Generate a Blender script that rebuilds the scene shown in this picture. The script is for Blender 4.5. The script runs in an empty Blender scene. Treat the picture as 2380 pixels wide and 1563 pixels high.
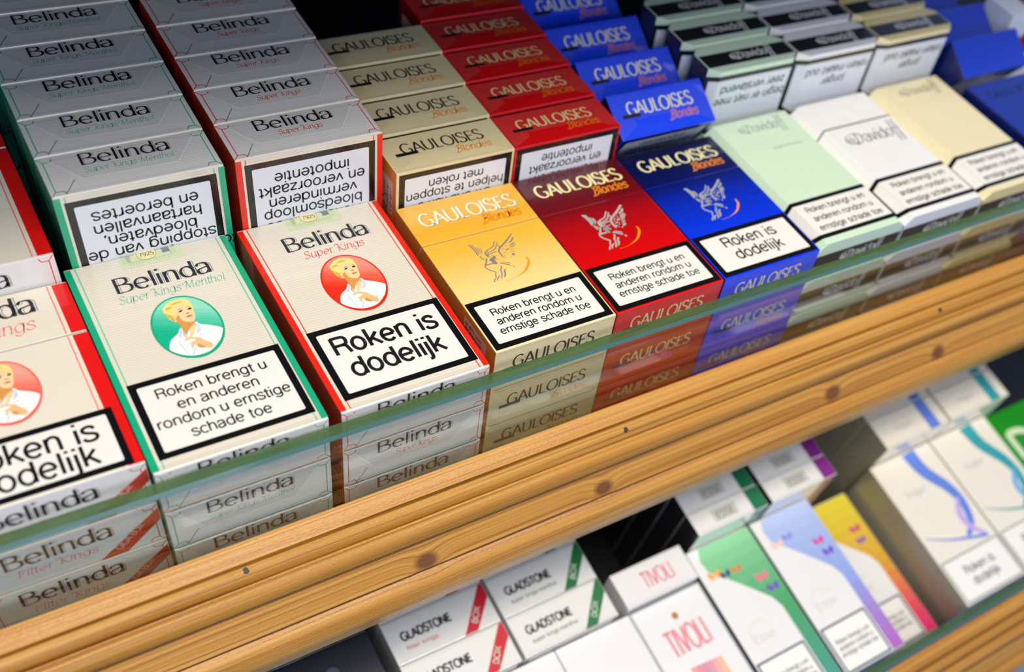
import bpy, bmesh, math, random
from mathutils import Matrix, Vector

# ------------------------------------------------------------ camera, world, lights
S = 0.001                       # everything below is laid out in millimetres
scene = bpy.context.scene
COL = scene.collection
RAD = math.radians

CAM_POS = (-85.739, -217.883, 348.212)
CAM_R = ((0.8306862, -0.5263068, 0.1815532),
         (-0.3245600, -0.7227438, -0.6101657),
         (0.4523508, 0.4479313, -0.7711915))
cam_data = bpy.data.cameras.new('camera')
cam_data.sensor_fit = 'HORIZONTAL'
cam_data.sensor_width = 36.0
cam_data.lens = 36.0 * 2380.309 / 2380.0
cam_data.shift_x = -235.14 / 2380.0
cam_data.shift_y = 265.77 / 2380.0
cam_data.clip_start = 0.02
cam_data.clip_end = 50
cam_data.dof.use_dof = True
cam_data.dof.focus_distance = 0.390
cam_data.dof.aperture_fstop = 6.3
cam = bpy.data.objects.new('camera', cam_data)
COL.objects.link(cam)
r0, r1, r2 = CAM_R
cam.matrix_world = Matrix(((r0[0], -r1[0], -r2[0], CAM_POS[0] * S),
                           (r0[1], -r1[1], -r2[1], CAM_POS[1] * S),
                           (r0[2], -r1[2], -r2[2], CAM_POS[2] * S),
                           (0, 0, 0, 1)))
scene.camera = cam

world = bpy.data.worlds.new('shop_ambient')
world.use_nodes = True
scene.world = world
bg = world.node_tree.nodes['Background']
bg.inputs['Color'].default_value = (0.40, 0.58, 1.0, 1)
bg.inputs['Strength'].default_value = 0.40


def area_light(name, loc, target, size, size_y, power, color):
    ld = bpy.data.lights.new(name, 'AREA')
    ld.shape = 'RECTANGLE'
    ld.size, ld.size_y = size * S, size_y * S
    ld.energy = power
    ld.color = color
    o = bpy.data.objects.new(name, ld)
    COL.objects.link(o)
    o.location = Vector(loc) * S
    d = Vector(target) - Vector(loc)
    o.rotation_euler = d.to_track_quat('-Z', 'Y').to_euler()
    return o


area_light('ceiling_panel_light', (120, -420, 1150), (120, 20, 40), 900, 420, 13.6, (1.0, 0.955, 0.88))
area_light('ceiling_spot_light', (330, -250, 1000), (200, 0, 40), 60, 60, 2.2, (1.0, 0.86, 0.64))
area_light('ceiling_spot_light', (-80, -330, 1020), (0, 0, 40), 60, 60, 1.6, (1.0, 0.86, 0.64))
area_light('front_fill_light', (-250, -1100, 620), (60, 40, 40), 900, 500, 7.0, (0.84, 0.91, 1.0))  # cool fill added on the camera side to lift upright ends and labels

vs = scene.view_settings
vs.view_transform = 'Standard'
vs.look = 'None'
vs.exposure = -0.06
vs.gamma = 1.0
vs.use_curve_mapping = False

# ------------------------------------------------------------ materials


def lin(h):
    h = h.lstrip('#')
    out = []
    for i in (0, 2, 4):
        c = int(h[i:i + 2], 16) / 255
        out.append(c / 12.92 if c <= 0.04045 else ((c + 0.055) / 1.055) ** 2.4)
    return tuple(out) + (1.0,)


MATS = {}


def new_mat(name):
    m = bpy.data.materials.new(name)
    m.use_nodes = True
    nt = m.node_tree
    return m, nt, nt.nodes['Principled BSDF'], nt.nodes.new, nt.links.new


def math_node(nt, op, a, b=None, c=None):
    n = nt.nodes.new('ShaderNodeMath')
    n.operation = op
    for i, v in enumerate((a, b, c)):
        if v is None:
            continue
        if isinstance(v, (int, float)):
            n.inputs[i].default_value = v
        else:
            nt.links.new(v, n.inputs[i])
    return n.outputs[0]


def mix_col(nt, f, a, b):
    n = nt.nodes.new('ShaderNodeMix')
    n.data_type = 'RGBA'
    for sock, v in ((n.inputs[0], f), (n.inputs[6], a), (n.inputs[7], b)):
        if isinstance(v, (int, float)):
            sock.default_value = v
        elif isinstance(v, tuple):
            sock.default_value = v
        else:
            nt.links.new(v, sock)
    return n.outputs[2]


def board(key, col, rough=0.4, coat=0.7, wrap=0.25, stripe=0.0, ramp=None, metal=0.0):
    """printed carton under a clear wrapper; stripe = fine printed lines; ramp = printed blend along the pack"""
    if key in MATS:
        return MATS[key]
    m, nt, p, N, Lk = new_mat(key)
    p.inputs['Base Color'].default_value = lin(col)
    p.inputs['Roughness'].default_value = rough
    p.inputs['Metallic'].default_value = metal
    p.inputs['Coat Weight'].default_value = coat
    p.inputs['Coat Roughness'].default_value = 0.06
    tc = N('ShaderNodeTexCoord')
    sep = N('ShaderNodeSeparateXYZ')
    Lk(tc.outputs['Object'], sep.inputs[0])
    base = lin(col)
    if ramp:
        r = N('ShaderNodeValToRGB')
        z = math_node(nt, 'DIVIDE', sep.outputs['Z'], ramp[0] * S)
        Lk(z, r.inputs[0])
        els = r.color_ramp.elements
        while len(els) < len(ramp[1]):
            els.new(0.5)
        for e, (pos, c) in zip(els, ramp[1]):
            e.position = pos
            e.color = lin(c)
        base = r.outputs[0]
        Lk(base, p.inputs['Base Color'])
    if stripe:
        # interrupted pinstripes: rows of short printed dashes with a wavy break between them
        t = math_node(nt, 'ADD', sep.outputs['Z'], sep.outputs['Y'])
        w = math_node(nt, 'SINE', math_node(nt, 'MULTIPLY', sep.outputs['X'], 900.0))
        w = math_node(nt, 'MULTIPLY', w, 0.00010)
        t = math_node(nt, 'ADD', t, w)
        s = math_node(nt, 'SINE', math_node(nt, 'MULTIPLY', t, 2 * math.pi / 0.00125))
        mr = N('ShaderNodeMapRange')
        mr.inputs[1].default_value, mr.inputs[2].default_value = 0.25, 0.95
        Lk(s, mr.inputs[0])
        f = math_node(nt, 'MULTIPLY', mr.outputs[0], stripe)
        dark = tuple(c * 0.62 for c in lin(col)[:3]) + (1.0,)
        Lk(mix_col(nt, f, base, dark), p.inputs['Base Color'])
    if wrap:
        oi = N('ShaderNodeObjectInfo')
        vadd = N('ShaderNodeVectorMath')
        vadd.operation = 'ADD'
        Lk(tc.outputs['Object'], vadd.inputs[0])
        Lk(oi.outputs['Random'], vadd.inputs[1])
        n1 = N('ShaderNodeTexNoise')
        n1.inputs['Scale'].default_value = 55
        n1.inputs['Detail'].default_value = 1.5
        n1.inputs['Distortion'].default_value = 0.6
        Lk(vadd.outputs[0], n1.inputs['Vector'])
        b = N('ShaderNodeBump')
        b.inputs['Strength'].default_value = wrap
        b.inputs['Distance'].default_value = 0.0012
        hgt = n1.outputs[0]
        if wrap >= 0.2:
            n2 = N('ShaderNodeTexNoise')
            n2.inputs['Scale'].default_value = 62
            Lk(vadd.outputs[0], n2.inputs['Vector'])
            n3 = N('ShaderNodeTexNoise')
            n3.inputs['Scale'].default_value = 480
            n3.inputs['Detail'].default_value = 1.0
            Lk(vadd.outputs[0], n3.inputs['Vector'])
            mk = N('ShaderNodeMapRange')
            mk.inputs[1].default_value, mk.inputs[2].default_value = 0.56, 0.68
            Lk(n2.outputs[0], mk.inputs[0])
            hgt = math_node(nt, 'ADD', hgt, math_node(nt, 'MULTIPLY', math_node(nt, 'MULTIPLY', mk.outputs[0], n3.outputs[0]), 0.30))
        Lk(hgt, b.inputs['Height'])
        Lk(b.outputs[0], p.inputs['Coat Normal'])
    MATS[key] = m
    return m


def ink(key, col, rough=0.45, coat=0.5, metal=0.0):
    return board(key, col, rough, coat, 0.12, metal=metal)


def film_mat():
    m, nt, p, N, Lk = new_mat('clear_wrapper_film')
    p.inputs['Base Color'].default_value = (0.35, 0.34, 0.32, 1)
    p.inputs['Roughness'].default_value = 0.12
    p.inputs['Alpha'].default_value = 0.07
    MATS['film'] = m
    return m


def glass_mat():
    m, nt, p, N, Lk = new_mat('clear_shelf_glass')
    nt.nodes.remove(p)
    out = [n for n in nt.nodes if n.type == 'OUTPUT_MATERIAL'][0]
    geo = N('ShaderNodeNewGeometry')
    ior = math_node(nt, 'SUBTRACT', 1.5, math_node(nt, 'MULTIPLY', geo.outputs['Backfacing'], 0.8333))
    fr = N('ShaderNodeFresnel')
    Lk(ior, fr.inputs[0])
    f = math_node(nt, 'MULTIPLY', fr.outputs[0], 1.25)
    f = math_node(nt, 'MINIMUM', f, 1.0)
    tr = N('ShaderNodeBsdfTransparent')
    tr.inputs[0].default_value = (0.955, 0.98, 0.96, 1)
    gl = N('ShaderNodeBsdfGlossy')
    gl.inputs['Roughness'].default_value = 0.015
    gl.inputs[0].default_value = (1, 1, 1, 1)
    mx = N('ShaderNodeMixShader')
    Lk(f, mx.inputs[0])
    Lk(tr.outputs[0], mx.inputs[1])
    Lk(gl.outputs[0], mx.inputs[2])
    Lk(mx.outputs[0], out.inputs[0])
    MATS['glass'] = m
    return m


def edge_mat():
    m, nt, p, N, Lk = new_mat('green_glass_edge')
    tc = N('ShaderNodeTexCoord')
    mp = N('ShaderNodeMapping')
    mp.inputs['Scale'].default_value = (60, 900, 900)
    Lk(tc.outputs['Object'], mp.inputs[0])
    n = N('ShaderNodeTexNoise')
    n.inputs['Scale'].default_value = 1.0
    n.inputs['Detail'].default_value = 3
    Lk(mp.outputs[0], n.inputs[0])
    Lk(mix_col(nt, n.outputs[0], lin('#2f4d2c'), lin('#5d7a50')), p.inputs['Base Color'])
    p.inputs['Roughness'].default_value = 0.22
    p.inputs['Transmission Weight'].default_value = 0.15
    b = N('ShaderNodeBump')
    b.inputs['Strength'].default_value = 0.25
    b.inputs['Distance'].default_value = 0.0004
    Lk(n.outputs[0], b.inputs['Height'])
    Lk(b.outputs[0], p.inputs['Normal'])
    out = [q for q in nt.nodes if q.type == 'OUTPUT_MATERIAL'][0]
    tr = N('ShaderNodeBsdfTransparent')
    tr.inputs[0].default_value = (0.6, 0.75, 0.6, 1)
    mx = N('ShaderNodeMixShader')
    mx.inputs[0].default_value = 0.12
    Lk(p.outputs[0], mx.inputs[1])
    Lk(tr.outputs[0], mx.inputs[2])
    Lk(mx.outputs[0], out.inputs[0])
    MATS['edge'] = m
    return m


def wood_mat(knots):
    m, nt, p, N, Lk = new_mat('varnished_pine')
    tc = N('ShaderNodeTexCoord')
    P = tc.outputs['Object']
    kd = None
    for (kx, ky, kz, kr) in knots:
        vs_ = N('ShaderNodeVectorMath')
        vs_.operation = 'SUBTRACT'
        Lk(P, vs_.inputs[0])
        vs_.inputs[1].default_value = (kx * S, ky * S, kz * S)
        sc = N('ShaderNodeVectorMath')
        sc.operation = 'MULTIPLY'
        Lk(vs_.outputs[0], sc.inputs[0])
        sc.inputs[1].default_value = (0.75 / (kr * S), 1.0 / (kr * S), 1.0 / (kr * S))
        ln = N('ShaderNodeVectorMath')
        ln.operation = 'LENGTH'
        Lk(sc.outputs[0], ln.inputs[0])
        d = ln.outputs['Value']
        kd = d if kd is None else math_node(nt, 'MINIMUM', kd, d)
    # grain bulges around the knots
    bulge = math_node(nt, 'MULTIPLY', math_node(nt, 'POWER', 2.718, math_node(nt, 'MULTIPLY', math_node(nt, 'MULTIPLY', kd, kd), -0.45)), 0.0030)
    sep = N('ShaderNodeSeparateXYZ')
    Lk(P, sep.inputs[0])
    cmb = N('ShaderNodeCombineXYZ')
    Lk(sep.outputs['X'], cmb.inputs[0])
    s_ = math_node(nt, 'ADD', math_node(nt, 'MULTIPLY', sep.outputs['Y'], 0.8), math_node(nt, 'MULTIPLY', sep.outputs['Z'], 0.6))
    Lk(math_node(nt, 'ADD', s_, bulge), cmb.inputs[1])
    V = cmb.outputs[0]

    def noise(scale_vec, detail, rough=0.55, dist=0.0):
        mp = N('ShaderNodeMapping')
        mp.inputs['Scale'].default_value = scale_vec
        Lk(V, mp.inputs[0])
        n = N('ShaderNodeTexNoise')
        n.inputs['Scale'].default_value = 1.0
        n.inputs['Detail'].default_value = detail
        n.inputs['Roughness'].default_value = rough
        n.inputs['Distortion'].default_value = dist
        Lk(mp.outputs[0], n.inputs[0])
        return n.outputs[0]
    broad = noise((2.2, 210, 1), 2.0)
    mid = noise((3.0, 760, 1), 3.0, 0.6)
    fine = noise((26, 2900, 1), 2.0)
    mott = noise((22, 60, 1), 2.0)
    r = N('ShaderNodeValToRGB')
    els = r.color_ramp.elements
    els.new(0.5)
    for e, (pos, c) in zip(els, ((0.34, '#995f1f'), (0.5, '#b37a2c'), (0.66, '#c89244'))):
        e.position = pos
        e.color = lin(c)
    g = math_node(nt, 'ADD', math_node(nt, 'MULTIPLY', broad, 0.5), math_node(nt, 'MULTIPLY', mid, 0.5))
    Lk(g, r.inputs[0])
    c = r.outputs[0]
    # thin dark late-wood lines
    mr = N('ShaderNodeMapRange')
    mr.inputs[1].default_value, mr.inputs[2].default_value = 0.545, 0.60
    Lk(mid, mr.inputs[0])
    c = mix_col(nt, math_node(nt, 'MULTIPLY', mr.outputs[0], 0.78), c, lin('#7a4416'))
    mr2 = N('ShaderNodeMapRange')
    mr2.inputs[1].default_value, mr2.inputs[2].default_value = 0.52, 0.7
    Lk(fine, mr2.inputs[0])
    c = mix_col(nt, math_node(nt, 'MULTIPLY', mr2.outputs[0], 0.5), c, lin('#9c6a28'))
    c = mix_col(nt, math_node(nt, 'MULTIPLY', mott, 0.3), c, lin('#b98a3e'))
    mr4 = N('ShaderNodeMapRange')
    mr4.inputs[1].default_value, mr4.inputs[2].default_value = 0.46, 0.41
    Lk(mid, mr4.inputs[0])
    c = mix_col(nt, math_node(nt, 'MULTIPLY', mr4.outputs[0], 0.45), c, lin('#d0a55c'))
    # knots
    mr3 = N('ShaderNodeMapRange')
    mr3.inputs[1].default_value, mr3.inputs[2].default_value = 1.45, 0.85
    Lk(math_node(nt, 'ADD', kd, math_node(nt, 'MULTIPLY', mid, 0.5)), mr3.inputs[0])
    c = mix_col(nt, math_node(nt, 'MULTIPLY', mr3.outputs[0], 0.85), c, lin('#5a2f1c'))
    Lk(c, p.inputs['Base Color'])
    p.inputs['Roughness'].default_value = 0.42
    p.inputs['Specular IOR Level'].default_value = 0.35
    p.inputs['Coat Weight'].default_value = 0.18
    p.inputs['Coat Roughness'].default_value = 0.34
    b = N('ShaderNodeBump')
    b.inputs['Strength'].default_value = 0.8
    b.inputs['Distance'].default_value = 0.0004
    bh = math_node(nt, 'ADD', math_node(nt, 'MULTIPLY', mid, 0.7), math_node(nt, 'MULTIPLY', noise((700, 1800, 1), 1.0), 0.5))
    Lk(bh, b.inputs['Height'])
    Lk(b.outputs[0], p.inputs['Normal'])
    Lk(b.outputs[0], p.inputs['Coat Normal'])
    MATS[('wood', len(knots), knots[0][1])] = m
    return m


def fold_mat():
    m, nt, p, N, Lk = new_mat('crinkled_clear_film')
    nt.nodes.remove(p)
    out = [n for n in nt.nodes if n.type == 'OUTPUT_MATERIAL'][0]
    lw = N('ShaderNodeLayerWeight')
    lw.inputs[0].default_value = 0.25
    f = math_node(nt, 'POWER', lw.outputs['Facing'], 4.0)
    f = math_node(nt, 'ADD', math_node(nt, 'MULTIPLY', f, 0.4), 0.06)
    tr = N('ShaderNodeBsdfTransparent')
    gl = N('ShaderNodeBsdfGlossy')
    gl.inputs['Roughness'].default_value = 0.09
    mx = N('ShaderNodeMixShader')
    Lk(f, mx.inputs[0])
    Lk(tr.outputs[0], mx.inputs[1])
    Lk(gl.outputs[0], mx.inputs[2])
    Lk(mx.outputs[0], out.inputs[0])
    return m


def plain(key, col, rough=0.6, metal=0.0):
    m, nt, p, N, Lk = new_mat(key)
    tc = N('ShaderNodeTexCoord')
    n = N('ShaderNodeTexNoise')
    n.inputs['Scale'].default_value = 40
    Lk(tc.outputs['Object'], n.inputs[0])
    a = lin(col)
    Lk(mix_col(nt, n.outputs[0], tuple(x * 0.85 for x in a[:3]) + (1,), a), p.inputs['Base Color'])
    p.inputs['Roughness'].default_value = rough
    p.inputs['Metallic'].default_value = metal
    MATS[key] = m
    return m


FILM = film_mat()
FOLD = fold_mat()
GLASS = glass_mat()
EDGE = edge_mat()


def bevel_mat():
    m, nt, p, N, Lk = new_mat('polished_glass_bevel')
    p.inputs['Base Color'].default_value = lin('#41665e')
    p.inputs['Roughness'].default_value = 0.12
    p.inputs['Specular IOR Level'].default_value = 0.9
    p.inputs['Coat Weight'].default_value = 1.0
    return m


BEVEL = bevel_mat()

# ------------------------------------------------------------ mesh building


class MB:
    """collects flat faces (mm) with materials and links them as one mesh object"""

    def __init__(self):
        self.v, self.f, self.mi, self.mats = [], [], [], []

    def slot(self, m):
        if m not in self.mats:
            self.mats.append(m)
        return self.mats.index(m)

    def face(self, pts, m):
        i = len(self.v)
        self.v += [tuple(p) for p in pts]
        self.f.append(tuple(range(i, i + len(pts))))
        self.mi.append(self.slot(m))

    def add_bm(self, bm, pick):
        bm.normal_update()
        i = len(self.v)
        bm.verts.index_update()
        self.v += [tuple(v.co) for v in bm.verts]
        for f in bm.faces:
            self.f.append(tuple(i + v.index for v in f.verts))
            self.mi.append(self.slot(pick(f)))
        bm.free()

    def mesh(self, name):
        me = bpy.data.meshes.new(name)
        me.from_pydata([(x * S, y * S, z * S) for x, y, z in self.v], [], self.f)
        for m in self.mats:
            me.materials.append(m)
        for p, i in zip(me.polygons, self.mi):
            p.material_index = i
        me.update()
        return me


class Frame:
    """a flat face of a pack: u to the right, v up, n outwards"""

    def __init__(self, o, u, v, w):
        self.o, self.u, self.v = Vector(o), Vector(u), Vector(v)
        self.n = self.u.cross(self.v)
        self.w = w

    def at(self, x, y, layer):
        return self.o + self.u * x + self.v * y + self.n * (layer * 0.025)


def catmull(pts, n=5):
    if len(pts) < 3:
        return pts
    P = [pts[0]] + list(pts) + [pts[-1]]
    out = []
    for i in range(1, len(P) - 2):
        a, b, c, d = P[i - 1], P[i], P[i + 1], P[i + 2]
        for k in range(n):
            t = k / n
            out.append(tuple(0.5 * ((2 * b[j]) + (c[j] - a[j]) * t + (2 * a[j] - 5 * b[j] + 4 * c[j] - d[j]) * t * t
                                    + (3 * b[j] - a[j] - 3 * c[j] + d[j]) * t ** 3) for j in (0, 1)))
    out.append(P[-2])
    return out


def poly(mb, fr, pts, m, layer=1):
    a = sum(pts[i - 1][0] * pts[i][1] - pts[i][0] * pts[i - 1][1] for i in range(len(pts)))
    if a < 0:
        pts = pts[::-1]
    mb.face([fr.at(x, y, layer) for x, y in pts], m)


def rect(mb, fr, x0, y0, x1, y1, m, layer=1):
    poly(mb, fr, [(x0, y0), (x1, y0), (x1, y1), (x0, y1)], m, layer)


def rrect(mb, fr, x0, y0, x1, y1, r, m, layer=1):
    pts = []
    for cx, cy, a in ((x1 - r, y0 + r, -90), (x1 - r, y1 - r, 0), (x0 + r, y1 - r, 90), (x0 + r, y0 + r, 180)):
        for k in range(5):
            t = RAD(a + 22.5 * k)
            pts.append((cx + r * math.cos(t), cy + r * math.sin(t)))
    poly(mb, fr, pts, m, layer)


def ellipse(mb, fr, cx, cy, rx, ry, m, layer=1, n=48):
    poly(mb, fr, [(cx + rx * math.cos(2 * math.pi * k / n), cy + ry * math.sin(2 * math.pi * k / n)) for k in range(n)], m, layer)


def ribbon(mb, fr, pts, width, m, layer=1, nib=None, thin=None, taper=0.0):
    """a brush stroke: width is constant, a function of t, or set by a broad nib held at an angle"""
    n = len(pts)
    if n < 2:
        return
    Ls, Rs = [], []
    for i, (x, y) in enumerate(pts):
        ax, ay = pts[max(i - 1, 0)]
        bx, by = pts[min(i + 1, n - 1)]
        dx, dy = bx - ax, by - ay
        l = math.hypot(dx, dy) or 1e-9
        dx, dy = dx / l, dy / l
        t = i / (n - 1)
        w = width(t) if callable(width) else width
        if nib is not None:
            s = abs(dx * math.sin(nib) - dy * math.cos(nib))
            w = thin + (w - thin) * s
        if taper:
            w *= 1 - taper * (2 * t - 1) ** 4
        Ls.append((x - dy * w / 2, y + dx * w / 2))
        Rs.append((x + dy * w / 2, y - dx * w / 2))
    for i in range(n - 1):
        mb.face([fr.at(*Rs[i], layer), fr.at(*Rs[i + 1], layer), fr.at(*Ls[i + 1], layer), fr.at(*Ls[i], layer)], m)


# ------------------------------------------------------------ lettering drawn as pen strokes
def el(cx, cy, rx, ry, a0=0, a1=360, n=18):
    return ('P', [(cx + rx * math.cos(RAD(a0 + (a1 - a0) * k / n)), cy + ry * math.sin(RAD(a0 + (a1 - a0) * k / n))) for k in range(n + 1)])


def l_(*p):
    return ('P', list(p))


def c_(*p):
    return ('P', catmull(list(p)))


BOWL = el(.27, .26, .20, .255)
G = {
    'a': (.50, [c_((.07, .40), (.13, .50), (.25, .52), (.37, .48), (.41, .36)), l_((.41, .38), (.41, .0)), c_((.41, .31), (.26, .28), (.10, .23), (.06, .12), (.11, .02), (.22, .0), (.33, .05), (.41, .17))]),
    'b': (.54, [l_((.09, .74), (.09, 0)), el(.28, .26, .19, .255)]),
    'c': (.47, [el(.27, .26, .20, .255, 40, 320)]),
    'd': (.54, [l_((.46, .74), (.46, 0)), BOWL]),
    'e': (.53, [l_((.08, .27), (.465, .27)), el(.27, .26, .20, .255, 3, 318)]),
    'f': (.29, [c_((.30, .71), (.22, .74), (.15, .68), (.14, .56)), l_((.14, .6), (.14, 0)), l_((.02, .49), (.27, .49))]),
    'g': (.55, [BOWL, l_((.46, .52), (.46, .0)), c_((.46, .03), (.44, -.12), (.29, -.20), (.13, -.16), (.08, -.09))]),
    'h': (.52, [l_((.09, .74), (.09, 0)), c_((.09, .33), (.15, .47), (.28, .52), (.40, .46), (.43, .33)), l_((.43, .35), (.43, 0))]),
    'i': (.20, [l_((.1, .52), (.1, 0)), l_((.1, .74), (.1, .65))]),
    'j': (.20, [l_((.1, .52), (.1, -.1)), c_((.1, -.08), (.06, -.18), (-.03, -.19)), l_((.1, .74), (.1, .65))]),
    'k': (.48, [l_((.09, .74), (.09, 0)), l_((.42, .52), (.10, .2)), l_((.21, .31), (.45, 0))]),
    'l': (.20, [l_((.1, .74), (.1, 0))]),
    'm': (.80, [l_((.09, .52), (.09, 0)), c_((.09, .34), (.14, .47), (.25, .52), (.36, .46), (.40, .33)), l_((.40, .36), (.40, 0)), c_((.40, .34), (.45, .47), (.56, .52), (.67, .46), (.71, .33)), l_((.71, .35), (.71, 0))]),
    'n': (.52, [l_((.09, .52), (.09, 0)), c_((.09, .33), (.15, .47), (.28, .52), (.40, .46), (.43, .33)), l_((.43, .35), (.43, 0))]),
    'o': (.54, [BOWL]),
    'p': (.54, [l_((.09, .52), (.09, -.2)), el(.28, .26, .19, .255)]),
    'r': (.33, [l_((.09, .52), (.09, 0)), c_((.09, .30), (.14, .44), (.22, .51), (.32, .51))]),
    's': (.46, [c_((.40, .41), (.33, .50), (.22, .52), (.10, .47), (.09, .36), (.20, .29), (.31, .25), (.41, .18), (.39, .05), (.24, .0), (.11, .03), (.05, .12))]),
    't': (.29, [l_((.14, .66), (.14, .1)), c_((.14, .12), (.17, .01), (.28, .02)), l_((.02, .49), (.27, .49))]),
    'u': (.52, [c_((.09, .52), (.09, .16), (.14, .04), (.25, 0), (.37, .06), (.43, .2)), l_((.43, .52), (.43, 0))]),
    'v': (.46, [l_((.04, .52), (.23, .01)), l_((.23, .01), (.42, .52))]),
    'w': (.70, [l_((.04, .52), (.19, .01)), l_((.19, .01), (.35, .50)), l_((.35, .50), (.51, .01)), l_((.51, .01), (.66, .52))]),
    'y': (.46, [l_((.04, .52), (.23, .01)), l_((.42, .52), (.19, -.1)), c_((.2, -.08), (.14, -.18), (.04, -.19))]),
    'z': (.46, [l_((.06, .49), (.41, .49)), l_((.41, .49), (.05, .03)), l_((.04, .03), (.42, .03))]),
    ',': (.22, [l_((.11, .06), (.07, -.12))]),
    'R': (.62, [l_((.1, .72), (.1, 0)), c_((.1, .69), (.34, .69), (.50, .66), (.55, .53), (.50, .39), (.34, .36), (.1, .36)), c_((.36, .36), (.48, .31), (.52, .18), (.56, .0))]),
    'U': (.66, [c_((.09, .72), (.09, .24), (.16, .06), (.32, .0), (.48, .06), (.55, .24), (.55, .72))]),
    'B': (.60, [l_((.1, .72), (.1, 0)), c_((.1, .705), (.28, .705), (.44, .65), (.45, .48), (.30, .39), (.1, .385)), c_((.1, .385), (.33, .38), (.52, .31), (.54, .14), (.40, .03), (.1, .012))]),
    'K': (.60, [l_((.1, .72), (.1, 0)), l_((.5, .72), (.1, .32)), l_((.22, .43), (.55, 0))]),
    'S': (.52, [c_((.44, .60), (.36, .70), (.24, .73), (.10, .67), (.08, .52), (.20, .41), (.34, .34), (.46, .24), (.44, .08), (.28, .0), (.13, .03), (.05, .13))]),
    'M': (.78, [l_((.1, 0), (.14, .72)), l_((.14, .72), (.37, .06)), l_((.37, .06), (.62, .72)), l_((.62, .72), (.66, 0))]),
    'F': (.5, [l_((.1, .72), (.1, 0)), l_((.1, .69), (.46, .69)), l_((.1, .38), (.40, .38))]),
    'D': (.68, [l_((.1, .72), (.1, 0)), c_((.1, .70), (.34, .70), (.56, .58), (.61, .36), (.55, .14), (.36, .02), (.1, .02))]),
    'G': (.70, [el(.38, .36, .31, .36, 48, 318), l_((.61, .33), (.61, .06)), l_((.45, .33), (.62, .33))]),
    'A': (.62, [l_((.03, 0), (.30, .72)), l_((.30, .72), (.60, 0)), l_((.13, .25), (.49, .25))]),
    'L': (.48, [l_((.1, .72), (.1, 0)), l_((.1, .02), (.46, .02))]),
    'O': (.74, [el(.37, .36, .32, .355, n=26)]),
    'I': (.22, [l_((.11, .72), (.11, 0))]),
    'E': (.50, [l_((.1, .72), (.1, 0)), l_((.1, .70), (.45, .70)), l_((.1, .38), (.41, .38)), l_((.1, .02), (.46, .02))]),
    'T': (.56, [l_((.28, .72), (.28, 0)), l_((.02, .69), (.54, .69))]),
    'V': (.60, [l_((.03, .72), (.3, .01)), l_((.3, .01), (.57, .72))]),
    'N': (.68, [l_((.1, 0), (.1, .72)), l_((.1, .72), (.57, .0)), l_((.57, .0), (.57, .72))]),
    'X': (.58, [l_((.04, .72), (.54, 0)), l_((.54, .72), (.04, 0))]),
    'Y': (.58, [l_((.03, .72), (.29, .34)), l_((.55, .72), (.29, .34)), l_((.29, .36), (.29, 0))]),
    'H': (.66, [l_((.1, .72), (.1, 0)), l_((.55, .72), (.55, 0)), l_((.1, .38), (.55, .38))]),
    'P': (.56, [l_((.1, .72), (.1, 0)), c_((.1, .69), (.34, .69), (.50, .66), (.53, .51), (.48, .36), (.34, .33), (.1, .33))]),
    '7': (.5, [l_((.06, .69), (.46, .69)), c_((.46, .69), (.3, .4), (.2, 0))]),
    '9': (.5, [el(.26, .50, .19, .22), c_((.45, .5), (.42, .2), (.28, .02), (.12, .04))]),
    '2': (.5, [c_((.07, .55), (.12, .69), (.26, .72), (.42, .64), (.40, .45), (.2, .2), (.06, .03)), l_((.05, .02), (.46, .02))]),
    '5': (.5, [l_((.42, .69), (.13, .69)), l_((.13, .7), (.09, .36)), c_((.09, .38), (.25, .45), (.43, .36), (.42, .1), (.25, .0), (.07, .06))]),
    '0': (.5, [el(.25, .36, .19, .35)]),
    '3': (.5, [c_((.08, .62), (.24, .72), (.42, .63), (.38, .42), (.22, .38)), c_((.22, .38), (.42, .34), (.45, .12), (.26, .0), (.07, .08))]),
    ' ': (.28, []),
}
# brush-script capitals and swashes used by two of the wordmarks
G['~B'] = (.60, [c_((.20, .66), (.16, .35), (.06, .02)), c_((.02, .62), (.22, .74), (.46, .72), (.50, .55), (.30, .40), (.16, .38)), c_((.16, .38), (.40, .38), (.52, .22), (.36, .03), (.05, -.06), (-.14, -.02))])
G['~D'] = (.86, [c_((.44, .72), (.40, .40), (.30, .02)), c_((-.10, .20), (-.18, .40), (.04, .48), (.10, .28), (-.12, .10), (-.34, .26), (-.30, .52), (.0, .66), (.40, .70), (.74, .60), (.78, .30), (.52, .04), (.16, .02), (.06, .10), (.20, .12), (.42, .02))])
G['~f'] = (.30, [l_((.16, 1.02), (.10, -.42)), l_((.02, .46), (.34, .46))])
G['~K'] = (.66, [l_((.2, .72), (.2, 0)), c_((-.12, .60), (-.10, .72), (.06, .74), (.2, .70)), c_((.56, .72), (.40, .56), (.2, .36)), c_((.26, .42), (.42, .16), (.66, .0))])
G['~M'] = (.86, [c_((-.12, .40), (-.14, .58), (.0, .66), (.16, .70)), l_((.18, .72), (.12, 0)), l_((.18, .72), (.42, .06)), l_((.42, .06), (.68, .72)), l_((.68, .72), (.72, 0))])


def tokens(s):
    out, i = [], 0
    while i < len(s):
        if s[i] == '~':
            out.append(s[i:i + 2])
            i += 2
        else:
            out.append(s[i])
            i += 1
    return out


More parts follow.
